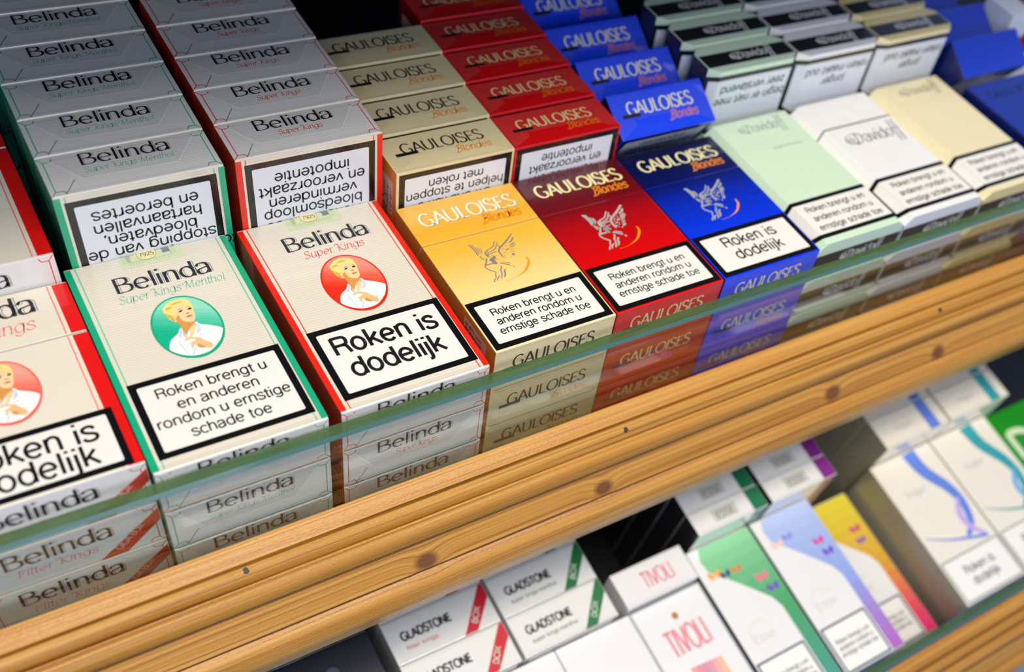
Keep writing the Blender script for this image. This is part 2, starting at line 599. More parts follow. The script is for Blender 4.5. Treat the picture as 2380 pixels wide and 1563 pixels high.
def text(mb, fr, s, x, y, cap, m, layer=2, thick=.1, thin=None, nib=0.0, slant=0.0, fit=None, align='l', track=0.0, taper=0.0, rot=0.0, serif=0.0):
    """draw s with cap height cap (mm); fit = total width (mm)"""
    k = cap / .72
    tk = tokens(s)
    w = sum(G[t][0] + track for t in tk) - track
    sx = k if fit is None else fit / w
    x0 = x - (w * sx if align == 'r' else w * sx / 2 if align == 'c' else 0)
    cr, sr = math.cos(rot), math.sin(rot)
    pen = 0.0
    for t in tk:
        adv, strokes = G[t]
        strokes = list(strokes)
        if serif:
            for _, pts in list(strokes):
                if len(pts) == 2 and abs(pts[0][0] - pts[1][0]) < .05 and abs(pts[0][1] - pts[1][1]) > .3:
                    (ax, ay), (bx, by) = pts
                    strokes.append(l_((ax - serif, ay - serif * .5), (ax + .01, ay + .01)))
                    strokes.append(l_((bx - .01, by), (bx + serif, by + serif * .6)))
        for _, pts in strokes:
            q = []
            for (px, py) in pts:
                gx = x0 + (pen + px) * sx + slant * py * k - x
                gy = py * k
                q.append((x + gx * cr - gy * sr, y + gx * sr + gy * cr))
            if thin is None:
                ribbon(mb, fr, q, thick * k, m, layer)
            else:
                ribbon(mb, fr, q, thick * k, m, layer, nib=nib, thin=thin * k, taper=taper)
        pen += adv + track
    return w * sx



# ------------------------------------------------------------ traced artwork (pack millimetres)
PORTRAIT= [('hair', [(25.36, 69.81), (26.97, 71.45), (29.07, 72.42), (31.49, 72.52), (33.29, 71.97), (34.68, 70.44), (35.0, 68.42), (35.07, 66.63), (34.47, 65.85), (33.7, 67.4), (32.86, 68.22), (32.21, 69.47), (30.51, 69.86), (29.42, 69.27), (28.92, 67.71), (28.86, 65.99), (28.6, 64.6), (27.71, 63.7), (26.65, 64.35), (25.77, 63.46), (25.36, 64.85), (25.07, 66.93), (24.96, 68.46)]), ('skin', [(29.46, 69.76), (31.48, 70.13), (33.25, 68.33), (34.8, 66.61), (34.57, 64.32), (34.23, 62.2), (33.79, 61.01), (32.99, 59.95), (32.72, 58.58), (32.93, 57.51), (32.12, 55.87), (29.83, 52.39), (28.6, 52.63), (27.91, 54.1), (28.28, 56.87), (28.23, 59.08), (27.76, 61.47), (26.7, 62.12), (26.2, 63.29), (26.13, 64.31), (26.83, 64.78), (27.8, 63.91), (28.67, 65.56), (28.77, 67.76)]), ('tan', [(27.56, 61.79), (28.5, 62.41), (29.76, 61.44), (30.73, 60.57), (32.17, 60.02), (32.99, 59.95), (32.65, 58.73), (30.6, 57.19), (28.7, 54.76), (28.35, 55.87), (28.32, 57.34), (28.13, 59.61)]), ('tan', [(28.31, 64.71), (29.32, 64.32), (29.22, 63.12), (29.56, 61.76), (28.13, 61.57), (27.74, 63.2)]), ('tan', [(26.39, 64.33), (26.94, 64.24), (27.15, 63.18), (27.4, 62.59), (27.08, 62.22), (26.44, 63.08)]), ('ink', [(29.57, 66.09), (30.52, 66.73), (31.22, 66.59), (30.75, 66.07), (29.75, 65.9)]), ('ink', [(33.01, 66.61), (33.85, 66.97), (34.47, 66.36), (33.96, 66.05), (33.06, 66.14)]), ('brown', [(29.77, 67.14), (30.86, 67.52), (31.55, 66.96), (30.83, 67.24), (29.92, 66.9)]), ('brown', [(33.02, 67.41), (33.81, 67.66), (34.45, 67.17), (33.68, 67.36)]), ('brown', [(31.76, 64.69), (33.06, 64.76), (32.58, 64.37), (31.89, 64.34)]), ('lip', [(31.22, 63.05), (32.33, 63.47), (33.57, 63.2), (33.07, 62.65), (31.88, 62.45)]), ('shirt', [(32.95, 59.47), (33.86, 59.25), (34.6, 57.85), (37.95, 55.83), (40.88, 53.22), (40.17, 51.29), (38.55, 48.5), (36.09, 46.08), (33.65, 44.41), (30.89, 43.84), (27.7, 44.15), (24.98, 45.47), (22.61, 47.58), (21.38, 49.49), (21.9, 51.66), (23.23, 54.0), (26.08, 56.02), (27.17, 57.78), (27.96, 58.45), (28.23, 57.13), (27.66, 54.68), (28.35, 53.2), (29.92, 52.59), (31.87, 55.48), (33.02, 57.72)]), ('fold', [(33.06, 58.57), (34.13, 57.54), (34.11, 55.59), (33.26, 54.45), (31.89, 54.01), (32.3, 55.31), (32.98, 57.25)]), ('fold', [(27.41, 57.93), (28.02, 58.19), (28.14, 56.92), (26.74, 54.08), (25.99, 53.88), (26.28, 55.7)]), ('fold', [(32.84, 53.88), (33.43, 52.92), (33.06, 52.46), (32.71, 53.2)]), ('fold', [(25.81, 53.47), (25.58, 51.41), (26.09, 47.63), (26.61, 45.06), (26.33, 45.17), (25.61, 48.06), (25.07, 51.37)]), ('fold', [(28.76, 47.29), (29.41, 47.27), (28.02, 44.5), (27.6, 44.67)]), ('skin2', [(27.41, 53.33), (28.59, 53.35), (30.5, 52.37), (32.31, 51.54), (33.24, 49.85), (34.93, 47.98), (35.09, 46.48), (34.11, 45.43), (32.54, 46.4), (30.64, 47.03), (30.04, 48.7), (29.42, 49.18), (28.94, 47.7), (28.23, 47.98), (28.71, 49.46), (28.0, 50.1), (29.31, 50.43), (30.7, 51.32), (28.71, 52.1), (27.97, 51.55), (26.96, 52.3), (28.13, 52.69)]), ('tan', [(31.17, 48.98), (31.8, 47.77), (32.87, 46.39), (30.78, 46.97), (30.38, 48.33)]), ('white', [(29.76, 56.05), (30.25, 55.62), (29.0, 52.95), (28.43, 53.18)]), ('gold', [(25.01, 67.2), (26.33, 65.96), (28.04, 64.07), (26.74, 64.57), (25.81, 63.57), (25.25, 65.38)]), ('gold', [(27.71, 70.42), (30.3, 71.33), (32.34, 70.56), (30.17, 70.24), (28.48, 70.25)]), ('gold', [(26.15, 69.51), (27.44, 69.77), (28.56, 68.84), (27.13, 68.64), (25.99, 68.32)])]
WINGS= [([(38.09, 57.3), (35.35, 55.13), (33.53, 53.78), (30.26, 51.74), (28.92, 50.74), (28.02, 49.59), (27.84, 47.93), (28.06, 45.39)], 0.75), ([(37.44, 55.12), (36.4, 53.73), (34.28, 52.5)], 0.65), ([(36.47, 52.2), (35.55, 51.53), (33.89, 51.14)], 0.6), ([(36.61, 51.14), (35.28, 50.38), (33.44, 50.31)], 0.4), ([(35.45, 49.69), (33.4, 49.58)], 0.35), ([(34.61, 48.51), (32.79, 48.81)], 0.35), ([(34.08, 47.21), (32.47, 47.56)], 0.45), ([(33.36, 46.24), (32.81, 45.58), (32.46, 46.58)], 0.65), ([(32.85, 45.32), (31.64, 45.4)], 0.35), ([(31.32, 44.66), (30.45, 44.38)], 0.3), ([(32.72, 49.83), (31.67, 49.22), (30.89, 49.27)], 0.55), ([(30.85, 50.52), (29.99, 50.09)], 0.45), ([(32.54, 51.64), (32.07, 51.44)], 0.3), ([(32.59, 50.75), (32.03, 50.71)], 0.3), ([(29.77, 49.19), (29.3, 48.99)], 0.4), ([(30.77, 48.07), (29.34, 47.74)], 0.45), ([(31.29, 47.38), (30.81, 47.32)], 0.3), ([(30.84, 46.56), (30.29, 46.53)], 0.3), ([(29.02, 46.51), (28.88, 45.58)], 0.5), ([(29.54, 45.33), (29.65, 45.04)], 0.3), ([(27.58, 44.84), (27.88, 44.73)], 0.3), ([(17.96, 57.28), (18.53, 55.34), (18.88, 52.99), (18.86, 49.94)], 0.55), ([(19.05, 57.0), (19.6, 54.69), (19.87, 52.87), (19.64, 50.75)], 0.4), ([(20.44, 54.63), (20.64, 52.34), (20.55, 50.16)], 0.3), ([(21.36, 54.04), (21.49, 52.27), (21.31, 51.1)], 0.35), ([(19.39, 49.62), (19.29, 48.44), (19.89, 46.76)], 0.4), ([(20.03, 49.01), (20.39, 47.54)], 0.3), ([(29.41, 55.8), (28.25, 54.47), (27.24, 53.1), (25.95, 52.34), (23.81, 51.65), (22.63, 51.1)], 0.45), ([(30.12, 54.79), (28.73, 53.05), (27.47, 51.53), (26.02, 50.83), (23.63, 49.99)], 0.45), ([(29.33, 53.33), (29.51, 52.01), (29.21, 51.13)], 0.4), ([(27.08, 49.82), (25.51, 49.54), (23.09, 48.97)], 0.4), ([(22.63, 51.1), (22.13, 49.82), (22.36, 47.78)], 0.85), ([(24.3, 48.27), (22.53, 47.59)], 0.35), ([(23.7, 51.45), (23.23, 49.9), (22.58, 48.18)], 0.4), ([(21.34, 47.67), (20.3, 45.88), (19.16, 43.89)], 0.6), ([(19.29, 44.8), (18.48, 43.43), (18.49, 41.98), (19.55, 40.38), (21.06, 38.97)], 0.45), ([(19.1, 43.79), (20.73, 43.9), (22.26, 43.81)], 0.5), ([(21.06, 38.97), (20.33, 37.94), (19.41, 35.91)], 0.45), ([(19.56, 35.86), (18.31, 35.16), (17.76, 33.96)], 0.4), ([(21.4, 36.69), (20.13, 35.64), (19.06, 34.28)], 0.45), ([(24.66, 41.57), (24.12, 40.09), (23.32, 39.43), (22.86, 37.45), (21.26, 34.5)], 0.5), ([(25.39, 39.36), (24.42, 38.05), (23.95, 36.55), (22.73, 35.12)], 0.6), ([(24.85, 43.07), (26.59, 42.05), (28.5, 40.36)], 0.5), ([(25.84, 43.42), (27.71, 42.47), (28.91, 41.42)], 0.3), ([(29.0, 39.8), (29.57, 38.74)], 0.4), ([(24.6, 46.2), (25.34, 44.95)], 0.35), ([(25.72, 47.62), (26.41, 47.43)], 0.3)]
WFACE= [(24.52, 47.7), (25.2, 47.81), (25.11, 46.99), (24.82, 46.12), (23.98, 45.7), (23.96, 43.04), (21.91, 43.82), (22.38, 44.85), (21.75, 45.81), (22.0, 46.45), (23.1, 47.01)]
WARC= [(36.95, 42.8), (36.89, 40.61), (35.75, 38.59), (32.91, 35.78), (29.53, 34.18), (25.96, 33.17), (22.11, 32.87)]



# ------------------------------------------------------------ pack building
SUBS = {}


def wrapper_fold(W, T, seed, reach=2.4, amp=.22):
    """crinkled clear film pulled around the two long edges of the bottom end"""
    rnd = random.Random(seed)
    mb = MB()
    nx = int(W * 1.1)
    for s in (-1, 1):
        rows = []
        for j in range(7):
            t = (j - 3) / 3
            row = []
            for i in range(nx + 1):
                x = -W / 2 + 1.2 + (W - 2.4) * i / nx
                a = rnd.uniform(0, amp) * (1 - .6 * abs(t)) + .1
                if t <= 0:
                    p = (x, s * (T / 2 + .03 if t == 0 else T / 2 + reach * t), -a)
                else:
                    p = (x, s * (T / 2 + .02 + .03 * rnd.random()), reach * t)
                row.append(p)
            rows.append(row)
        for j in range(6):
            for i in range(nx):
                mb.face([rows[j][i], rows[j][i + 1], rows[j + 1][i + 1], rows[j + 1][i]], FOLD)
    me = mb.mesh('wrapper_fold')
    bm = bmesh.new()
    bm.from_mesh(me)
    bmesh.ops.remove_doubles(bm, verts=bm.verts, dist=1e-6)
    bm.to_mesh(me)
    bm.free()
    for p in me.polygons:
        p.use_smooth = True
    return ('wrapper_fold', me, 'crinkled clear wrapper edge')


def frames(W, T, L):
    return dict(
        front=Frame((-W / 2, -T / 2, 0), (1, 0, 0), (0, 0, 1), W),
        back=Frame((W / 2, T / 2, 0), (-1, 0, 0), (0, 0, 1), W),
        bottom=Frame((-W / 2, T / 2, 0), (1, 0, 0), (0, -1, 0), W),
        top=Frame((-W / 2, -T / 2, L), (1, 0, 0), (0, 1, 0), W),
        left=Frame((-W / 2, T / 2, L), (0, 0, -1), (0, -1, 0), L),
        right=Frame((W / 2, T / 2, 0), (0, 0, 1), (0, -1, 0), L))


def prism(W, prof, bev, mats):
    """carton body: the (y, z) outline extruded across the width, soft folded edges"""
    bm = bmesh.new()
    n = len(prof)
    a = [bm.verts.new((-W / 2, y, z)) for y, z in prof]
    b = [bm.verts.new((W / 2, y, z)) for y, z in prof]
    bm.faces.new(a)
    bm.faces.new(b[::-1])
    for i in range(n):
        j = (i + 1) % n
        bm.faces.new((a[i], b[i], b[j], a[j]))
    bmesh.ops.recalc_face_normals(bm, faces=bm.faces)
    bmesh.ops.bevel(bm, geom=list(bm.edges), offset=bev, segments=2, profile=0.6, affect='EDGES')

    def pick(f):
        nx, ny, nz = f.normal
        if abs(nx) > 0.72:
            return mats['side']
        if ny < -0.75:
            return mats['front']
        if ny > 0.75:
            return mats['back']
        if abs(nz) > 0.8:
            return mats['end']
        return mats['side'] if abs(nx) > 0.3 else mats['edge']
    mb = MB()
    mb.add_bm(bm, pick)
    return mb


def lines(mb, fr, rows, cx, y0, pitch, cap, m, thick=.105, sx=1.0, fits=None):
    for i, s in enumerate(rows):
        w = sum(G[t][0] for t in tokens(s)) * cap / .72 * sx
        text(mb, fr, s, cx, y0 - i * pitch, cap, m, 4, thick, fit=w, align='c')


WHITE = ink('label_white', '#e8e4dc', 0.5, 0.35)
COOLW = ink('label_cool_white', '#dcdee4', 0.5, 0.35)
BLACK = ink('label_black', '#0b0c0f', 0.35, 0.5)
TEXTB = ink('print_black', '#0d0d10', 0.5, 0.4)


def warning(name, fr, x0, y0, x1, y1, bw, rows, cx, base, pitch, cap, thick=.105, sx=1.0, white=None):
    mb = MB()
    rect(mb, fr, x0, y0, x1, y1, BLACK, 2)
    rrect(mb, fr, x0 + bw, y0 + bw, x1 - bw, y1 - bw, 0.6, white or WHITE, 3)
    tx = MB()
    lines(tx, fr, rows, cx, base, pitch, cap, TEXTB, thick, sx)
    me = mb.mesh(name)
    SUBS[me.name] = ('warning_text', tx.mesh('warning_text'))
    return (name, me, None)


def stamp(fr, x0, y0, x1, y1):
    mb = MB()
    g, y, k, bl = ink('seal_green', '#cfd8ae'), ink('seal_yellow', '#ecdd9a'), ink('seal_line', '#93ad92'), ink('seal_grey', '#7d8380')
    rect(mb, fr, x0, y0, x1, y1, g, 2)
    w = x1 - x0
    rect(mb, fr, x0 + 2.6, y0 + 2.6, x1 - 4.0, y0 + 2.75, k, 3)
    rect(mb, fr, x0 + 2.6, y0 + 2.6, x0 + 2.75, y1, k, 3)
    rect(mb, fr, x1 - 4.1, y0 + 2.6, x1 - 3.95, y1, k, 3)
    ellipse(mb, fr, x0 + w * .45, y0 + 5.6, 3.5, 3.1, k, 3)
    ellipse(mb, fr, x0 + w * .45, y0 + 5.6, 3.3, 2.9, y, 4)
    for i in range(5):
        ribbon(mb, fr, [(x0 + 4.2 + .5 * i, y0 + 3.4 + .9 * i), (x0 + 5.8 + .2 * i, y0 + 4.4 + .8 * i)], .5, y, 3)
    rect(mb, fr, x0 + w * .70, y0 + 4.4, x0 + w * .70 + 2.6, y0 + 7.2, bl, 4)
    text(mb, fr, '7925', x0 + w * .45, y0 + 4.7, 1.9, ink('seal_digits', '#5c665f'), 5, .10, align='c')
    text(mb, fr, 'AY02', x0 + 4.1, y0 + 3.2, 1.2, bl, 4, .10, rot=math.pi / 2)
    for i in range(15):
        cx = x0 + 3.4 + i * (w - 8) / 14
        rect(mb, fr, cx, y0 + 1.1, cx + .14, y0 + 2.3, k, 3)
    for i in range(6):
        cy = y0 + 3.0 + i * 1.0
        rect(mb, fr, x0 + .9, cy, x0 + 2.2, cy + .14, k, 3)
        rect(mb, fr, x1 - 3.4, cy, x1 - 2.0, cy + .14, k, 3)
    return ('tax_stamp', mb.mesh('tax_stamp'), 'pale green paper tax stamp printed 7925')


def portrait(fr, cx, cy, sc, ring, dark, light):
    """oval vignette of a short-haired blonde woman in a white shirt"""
    mb = MB()
    rx, ry = 11.9 * sc, 15.9 * sc
    ellipse(mb, fr, cx, cy, rx, ry, ring, 2, 64)
    b = board('vignette_' + dark[1:], dark, ramp=None, wrap=.12)
    ellipse(mb, fr, cx, cy, rx - .7, ry - .7, b, 3, 64)
    # paler upper right of the printed background, in bands
    for k in range(9):
        t = k / 8
        c = '#%02x%02x%02x' % tuple(int(int(dark[1 + 2 * i:3 + 2 * i], 16) * (1 - t) + int(light[1 + 2 * i:3 + 2 * i], 16) * t) for i in range(3))
        mm = ink('vignette_band_' + c[1:], c)
        pts = []
        nx, ny = .42, .91
        d0 = -4.5 * sc + k * 1.6 * sc
        for j in range(72):
            a = 2 * math.pi * j / 72
            px, py = (rx - .7) * math.cos(a), (ry - .7) * math.sin(a)
            d = px * nx + py * ny
            if d >= d0:
                pts.append((cx + px, cy + py))
        if len(pts) > 2:
            poly(mb, fr, pts, mm, 3.2 + .1 * k)
    pal = dict(hair='#f0d984', skin='#f3cf9e', skin2='#eebb84', tan='#d9954a', ink='#20141c', brown='#a8672e', lip='#d4745c',
               shirt='#f3f1ec', fold='#ccd6e2', white='#fdfcf8', gold='#d9b243')
    order = dict(skin=4.6, tan=4.9, hair=5.1, gold=5.3, ink=5.3, brown=5.2, lip=5.2, shirt=5.4, fold=5.6, skin2=5.9, white=6.1)
    for j, (kind, pts) in enumerate(PORTRAIT):
        q = catmull([(cx + (x - 30.4) * sc, cy + (y - 58.4) * sc) for x, y in pts] + [(cx + (pts[0][0] - 30.4) * sc, cy + (pts[0][1] - 58.4) * sc)], 3)[:-1]
        q = [clamp_oval(p, cx, cy, rx - .75, ry - .75) for p in q]
        poly(mb, fr, q, ink('portrait_' + kind, pal[kind]), order[kind] + (.3 if kind == 'tan' and j > 15 else 0) + (1.2 if kind == 'tan' and j > 16 else 0) + .004 * j)
    return ('portrait_emblem', mb.mesh('portrait_emblem'), 'oval emblem of a blonde woman in a white shirt')


def clamp_oval(p, cx, cy, rx, ry):
    dx, dy = (p[0] - cx) / rx, (p[1] - cy) / ry
    l = math.hypot(dx, dy)
    if l > 1:
        return (cx + dx / l * rx, cy + dy / l * ry)
    return p


def wordmark(mb, fr, x0, x1, base, cap, dark, pale, layer=3):
    """flared roman lettering with a fine inline echo to its right"""
    a = dict(thick=.098, thin=.034, nib=0.12, fit=x1 - x0)
    text(mb, fr, 'Belinda', x0 + .098 * cap / .72, base, cap, pale, layer, thick=.028, thin=.008, nib=0.12, fit=x1 - x0)
    text(mb, fr, 'Belinda', x0, base, cap, dark, layer + 1, **a)


def build_belinda(key, edge, edge2, sub, L, W, T, sk, warn_rows, warn_cap, warn_geo, back_rows, ring, vdark, vlight, stripe, corner=True):
    F = frames(W, T, L)
    P = []
    cream = board(key + '_cream', '#e2d9c7' if stripe else '#e4dac8', 0.42, .7, .22, stripe=stripe)
    endm = board(key + '_end_cream', '#dfdcd8', 0.4, .8, .3, stripe=stripe * 1.2)
    sidem = board(key + '_side', edge, 0.4, .7, .2)
    T2 = T / 2
    col = ink(key + '_line', edge)
    foil = board(key + '_foil', '#22242e', 0.28, .5, .1, metal=.55)
    pale = ink(key + '_inline', '#8f929c')
    subm = ink(key + '_sub', sub)

    def trims(mb, fr, h0, h1, thickband):
        for s in (0, 1):
            def X(a):
                return a if s == 0 else W - a
            for a, b, mm in ((.0, thickband, col), (thickband + 1.3, thickband + 1.75, subm)):
                rect(mb, fr, min(X(a), X(b)), h0, max(X(a), X(b)), h1, mm, 1)
    mats = dict(front=cream, back=cream, end=endm, side=sidem, edge=endm)
    band = 2.3 if sk else 5.0
    if sk:
        mb = prism(W, [(-T2, 0), (T2, 0), (T2, L), (-T2, L)], .7, mats)
        trims(mb, F['front'], .8, L - .8, band)
        trims(mb, F['back'], .8, L - .8, band)
    else:
        mb = prism(W, [(-T2, 0), (T2, 0), (T2, 72), (-T2, 62.7)], .5, mats)
        trims(mb, F['front'], .6, 62.2, band)
        trims(mb, F['back'], .6, 71.5, band)
    # bottom end print
    fb = F['bottom']
    for s in (0, 1):
        def X(a):
            return a if s == 0 else W - a
        pts = [(X(5.2), T - 1.0), (X(4.4), T - 2.6), (X(2.0), T - 2.6), (X(2.0), 2.6), (X(4.4), 2.6), (X(5.2), 1.0)]
        for i in range(5):
            ribbon(mb, fb, pts[i:i + 2], .35, col, 1)
        for a, b in ((0.1, T), (0.1, 0)):
            ribbon(mb, fb, [(X(0.4), abs(b - .4)), (X(2.0), abs(b - 2.6))], .3, col, 1)
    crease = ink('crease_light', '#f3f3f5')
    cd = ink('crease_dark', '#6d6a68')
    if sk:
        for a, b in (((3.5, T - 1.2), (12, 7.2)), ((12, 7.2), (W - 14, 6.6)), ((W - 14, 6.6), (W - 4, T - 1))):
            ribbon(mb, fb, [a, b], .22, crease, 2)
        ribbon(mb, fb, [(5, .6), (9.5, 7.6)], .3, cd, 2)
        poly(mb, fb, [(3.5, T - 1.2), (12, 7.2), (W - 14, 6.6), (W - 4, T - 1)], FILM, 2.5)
    elif corner:
        red = ink('band_red', '#c4331f')
        poly(mb, fb, [(W - 22, .3), (W - 13, .3), (W - .3, 12.5), (W - .3, 19)], red, 1.5)
        text(mb, fb, 'GIGA BOX', W - 15.0, 2.6, 2.6, ink('band_text', '#e2a193'), 2.5, .12, fit=13.5, rot=RAD(45))
    P.append(('box', mb.mesh('box'), None))
    if not sk:
        lid = prism(W, [(-T2, 62.95), (T2, 72.3), (T2, L), (-T2, L)], .5, mats)
        trims(lid, F['front'], 63.4, L - .6, band)
        trims(lid, F['back'], 72.6, L - .6, band)
        P.append(('lid', lid.mesh('lid'), None))
    x0, y0, x1, y1, bw, cx, base, pitch, thick, sx = warn_geo
    P.append(warning('health_warning', F['front'], x0, y0, x1, y1, bw, warn_rows, cx, base, pitch, warn_cap, thick, sx))
    P.append(warning('health_warning', F['back'], 3.2, 3.2, W - 3.2, 42, 2.6, back_rows, W / 2, 9.6 + 5.9 * (len(back_rows) - 1), 5.9, 4.8, .1, 1.03, COOLW))
    br, be = MB(), MB()
    fr = F['front']
    if sk:
        wordmark(br, fr, 13.0, 47.6, 82.2, 8.0, foil, pale)
        text(br, fr, 'Super ~Kings' if 'M' not in sk else 'Super ~Kings ~Menthol', 18.2 if 'M' not in sk else 12.6, 76.6, 3.9, subm, 3, .07, thin=.018, nib=RAD(35), slant=.2, serif=.09,
             fit=24.5 if 'M' not in sk else 37.5)
        wordmark(be, fb, 13.0, 44.2, 14.2, 6.5, TEXTB, pale)
        text(be, fb, 'Super ~Kings' if 'M' not in sk else 'Super ~Kings ~Menthol', 20.5 if 'M' not in sk else 13.4, 9.9, 2.9, subm, 3, .078, thin=.02, nib=RAD(35), slant=.2, serif=.09,
             fit=17.5 if 'M' not in sk else 30.5)
    else:
        wordmark(br, fr, 9.0, 46.5, 77.6, 9.0, foil, pale)
        text(br, fr, 'Filter ~Kings', 11, 69.6, 5.6, subm, 3, .07, thin=.02, nib=RAD(35), slant=.2, serif=.09, fit=33)
        wordmark(be, fb, 9.0, 43.0, 12.0, 7.6, foil, pale)
        text(be, fb, 'Filter ~Kings', 12, 6.2, 3.6, subm, 3, .078, thin=.02, nib=RAD(35), slant=.2, serif=.09, fit=25)
    P.append(('brand_lettering', br.mesh('brand_lettering'), None))
    P.append(('end_lettering', be.mesh('end_lettering'), None))
    if sk:
        P.append(portrait(fr, 30.4 * W / 58.4, 58.4, 1.0, col, vdark, vlight))
        P.append(stamp(fr, 18.6, L - 6.9, 41.0, L - .3))
        P.append(wrapper_fold(W, T, key))
    else:
        P.append(portrait(fr, 28.3, 44.6, .9, ink('fk_ring', '#ec6a5a'), vdark, vlight))
    return dict(parts=P, W=W, T=T, L=L)


def build_gauloises(key, ramp, end, side, name_c, name_shadow, script_c, end_name, end_script, fig, fig_shadow, warn, back_rows, bold):
    W, T, L = 54.3, 22.3, 87.0
    T2 = T / 2
    F = frames(W, T, L)
    fr, fb = F['front'], F['bottom']
    P = []
    fm = board(key + '_front', end, 0.32, .8, .16, ramp=(L, ramp))
    em = board(key + '_end', end, 0.35, .8, .25)
    sm = board(key + '_side', side, 0.35, .8, .2)
    mats = dict(front=fm, back=em, end=em, side=sm, edge=em)
    mb = prism(W, [(-T2, 0), (T2, 0), (T2, 72), (-T2, 62.35)], .45, mats)
    # folded wrapper flaps on the bottom end
    poly(mb, fb, [(.6, T - .6), (W - .6, T - .6), (W - 12, 8.5), (12, 8.5)], FILM, 1.5)
    poly(mb, fb, [(.5, .5), (.5, T - .8), (10.5, 9.5), (10.5, 6)], FILM, 2)
    poly(mb, fb, [(W - .5, .5), (W - .5, T - .8), (W - 11, 9.5), (W - 11, 6)], FILM, 2)
    # tar and nicotine panel on the sides
    for sd in ('left', 'right'):
        f = F[sd]
        q = ink(key + '_panel', '#d9b8a4')
        a, b = (L - 25, L - 7) if sd == 'left' else (7, 25)
        rect(mb, f, a, 3.2, b, T - 3.2, q, 1)
        for i, s in enumerate(('teer', 'nicotine', 'en rook', 'schaadt', 'u en uw')):
            text(mb, f, s, a + 1.2, 4.2 + i * 3.0, 1.9, ink('panel_text', '#5a2f28'), 2, .13, fit=13)
    text(mb, F['left'], 'GAULOISES', 34, 8, 6.0, ink(key + '_sidename', '#8a6a40'), 2, .1, thin=.06, fit=36)
    P.append(('box', mb.mesh('box'), None))
    lid = prism(W, [(-T2, 62.6), (T2, 72.25), (T2, L), (-T2, L)], .45, mats)
    P.append(('lid', lid.mesh('lid'), None))
    P.append(warning('health_warning', fr, .7, .9, W - .7, 27.0, 2.6, *warn))
    P.append(warning('health_warning', F['back'], 1.2, 1.2, W - 1.2, 38, 2.6, back_rows, W / 2, 6.6 + 5.6 * (len(back_rows) - 1), 5.6, 4.3, .1, 1.0, COOLW))
    br = MB()
    nm, ns, sc = ink(key + '_name', name_c), ink(key + '_nameshade', name_shadow), ink(key + '_script', script_c)
    st = dict(thick=.118 if bold else .105, thin=.068 if bold else .055, fit=44.2)
    text(br, fr, 'GAULOISES', 5.8, 72.55, 7.6, ns, 2, **st)
    text(br, fr, 'GAULOISES', 5.5, 72.9, 7.6, nm, 3, **st)
    text(br, fr, '~Blondes', 30.6, 66.9, 5.0, sc, 3, .105, thin=.07, nib=RAD(30), slant=.22, fit=18.0)
    be = MB()
    text(be, fb, 'GAULOISES', 8.0, 10.7, 6.4, ink(key + '_endname', end_name), 3, .098, thin=.055, fit=37.6)
    text(be, fb, '~Blondes', 30.0, 5.3, 4.2, ink(key + '_endscript', end_script), 3, .09, thin=.06, nib=RAD(30), slant=.22, fit=16.2)
    rect(be, fb, 4.8, 9.8, 14.6, 11.6, ink('bar_black', '#101012'), 3.5)
    P.append(('brand_lettering', br.mesh('brand_lettering'), None))
    P.append(('end_lettering', be.mesh('end_lettering'), None))
    eb = MB()
    fgm, fsh = ink(key + '_figure', fig, .35, .3, .3), ink(key + '_figshade', fig_shadow)
    wk = 1.45 if bold else 1.0
    for pts, w in WINGS:
        q = catmull(pts, 4)
        if bold:
            ribbon(eb, fr, [(x - .22, y - .22) for x, y in q], w * wk, fsh, 2)
        ribbon(eb, fr, q, w * wk, fgm, 3, taper=.0 if bold else .5)
    poly(eb, fr, catmull(WFACE + WFACE[:1], 3)[:-1], fsh if bold else fgm, 2.5)
    ribbon(eb, fr, catmull(WARC, 6), lambda t: .12 + 1.25 * math.sin(math.pi * min(1, t * 1.15 + .08)) ** 1.2 * (1 - t * .75), ink(key + '_arc', '#f59a14'), 3)
    P.append(wrapper_fold(W, T, key, 1.6, .1))
    P.append(('winged_emblem', eb.mesh('winged_emblem'), 'silver winged helmet emblem with an orange arc'))
    return dict(parts=P, W=W, T=T, L=L)


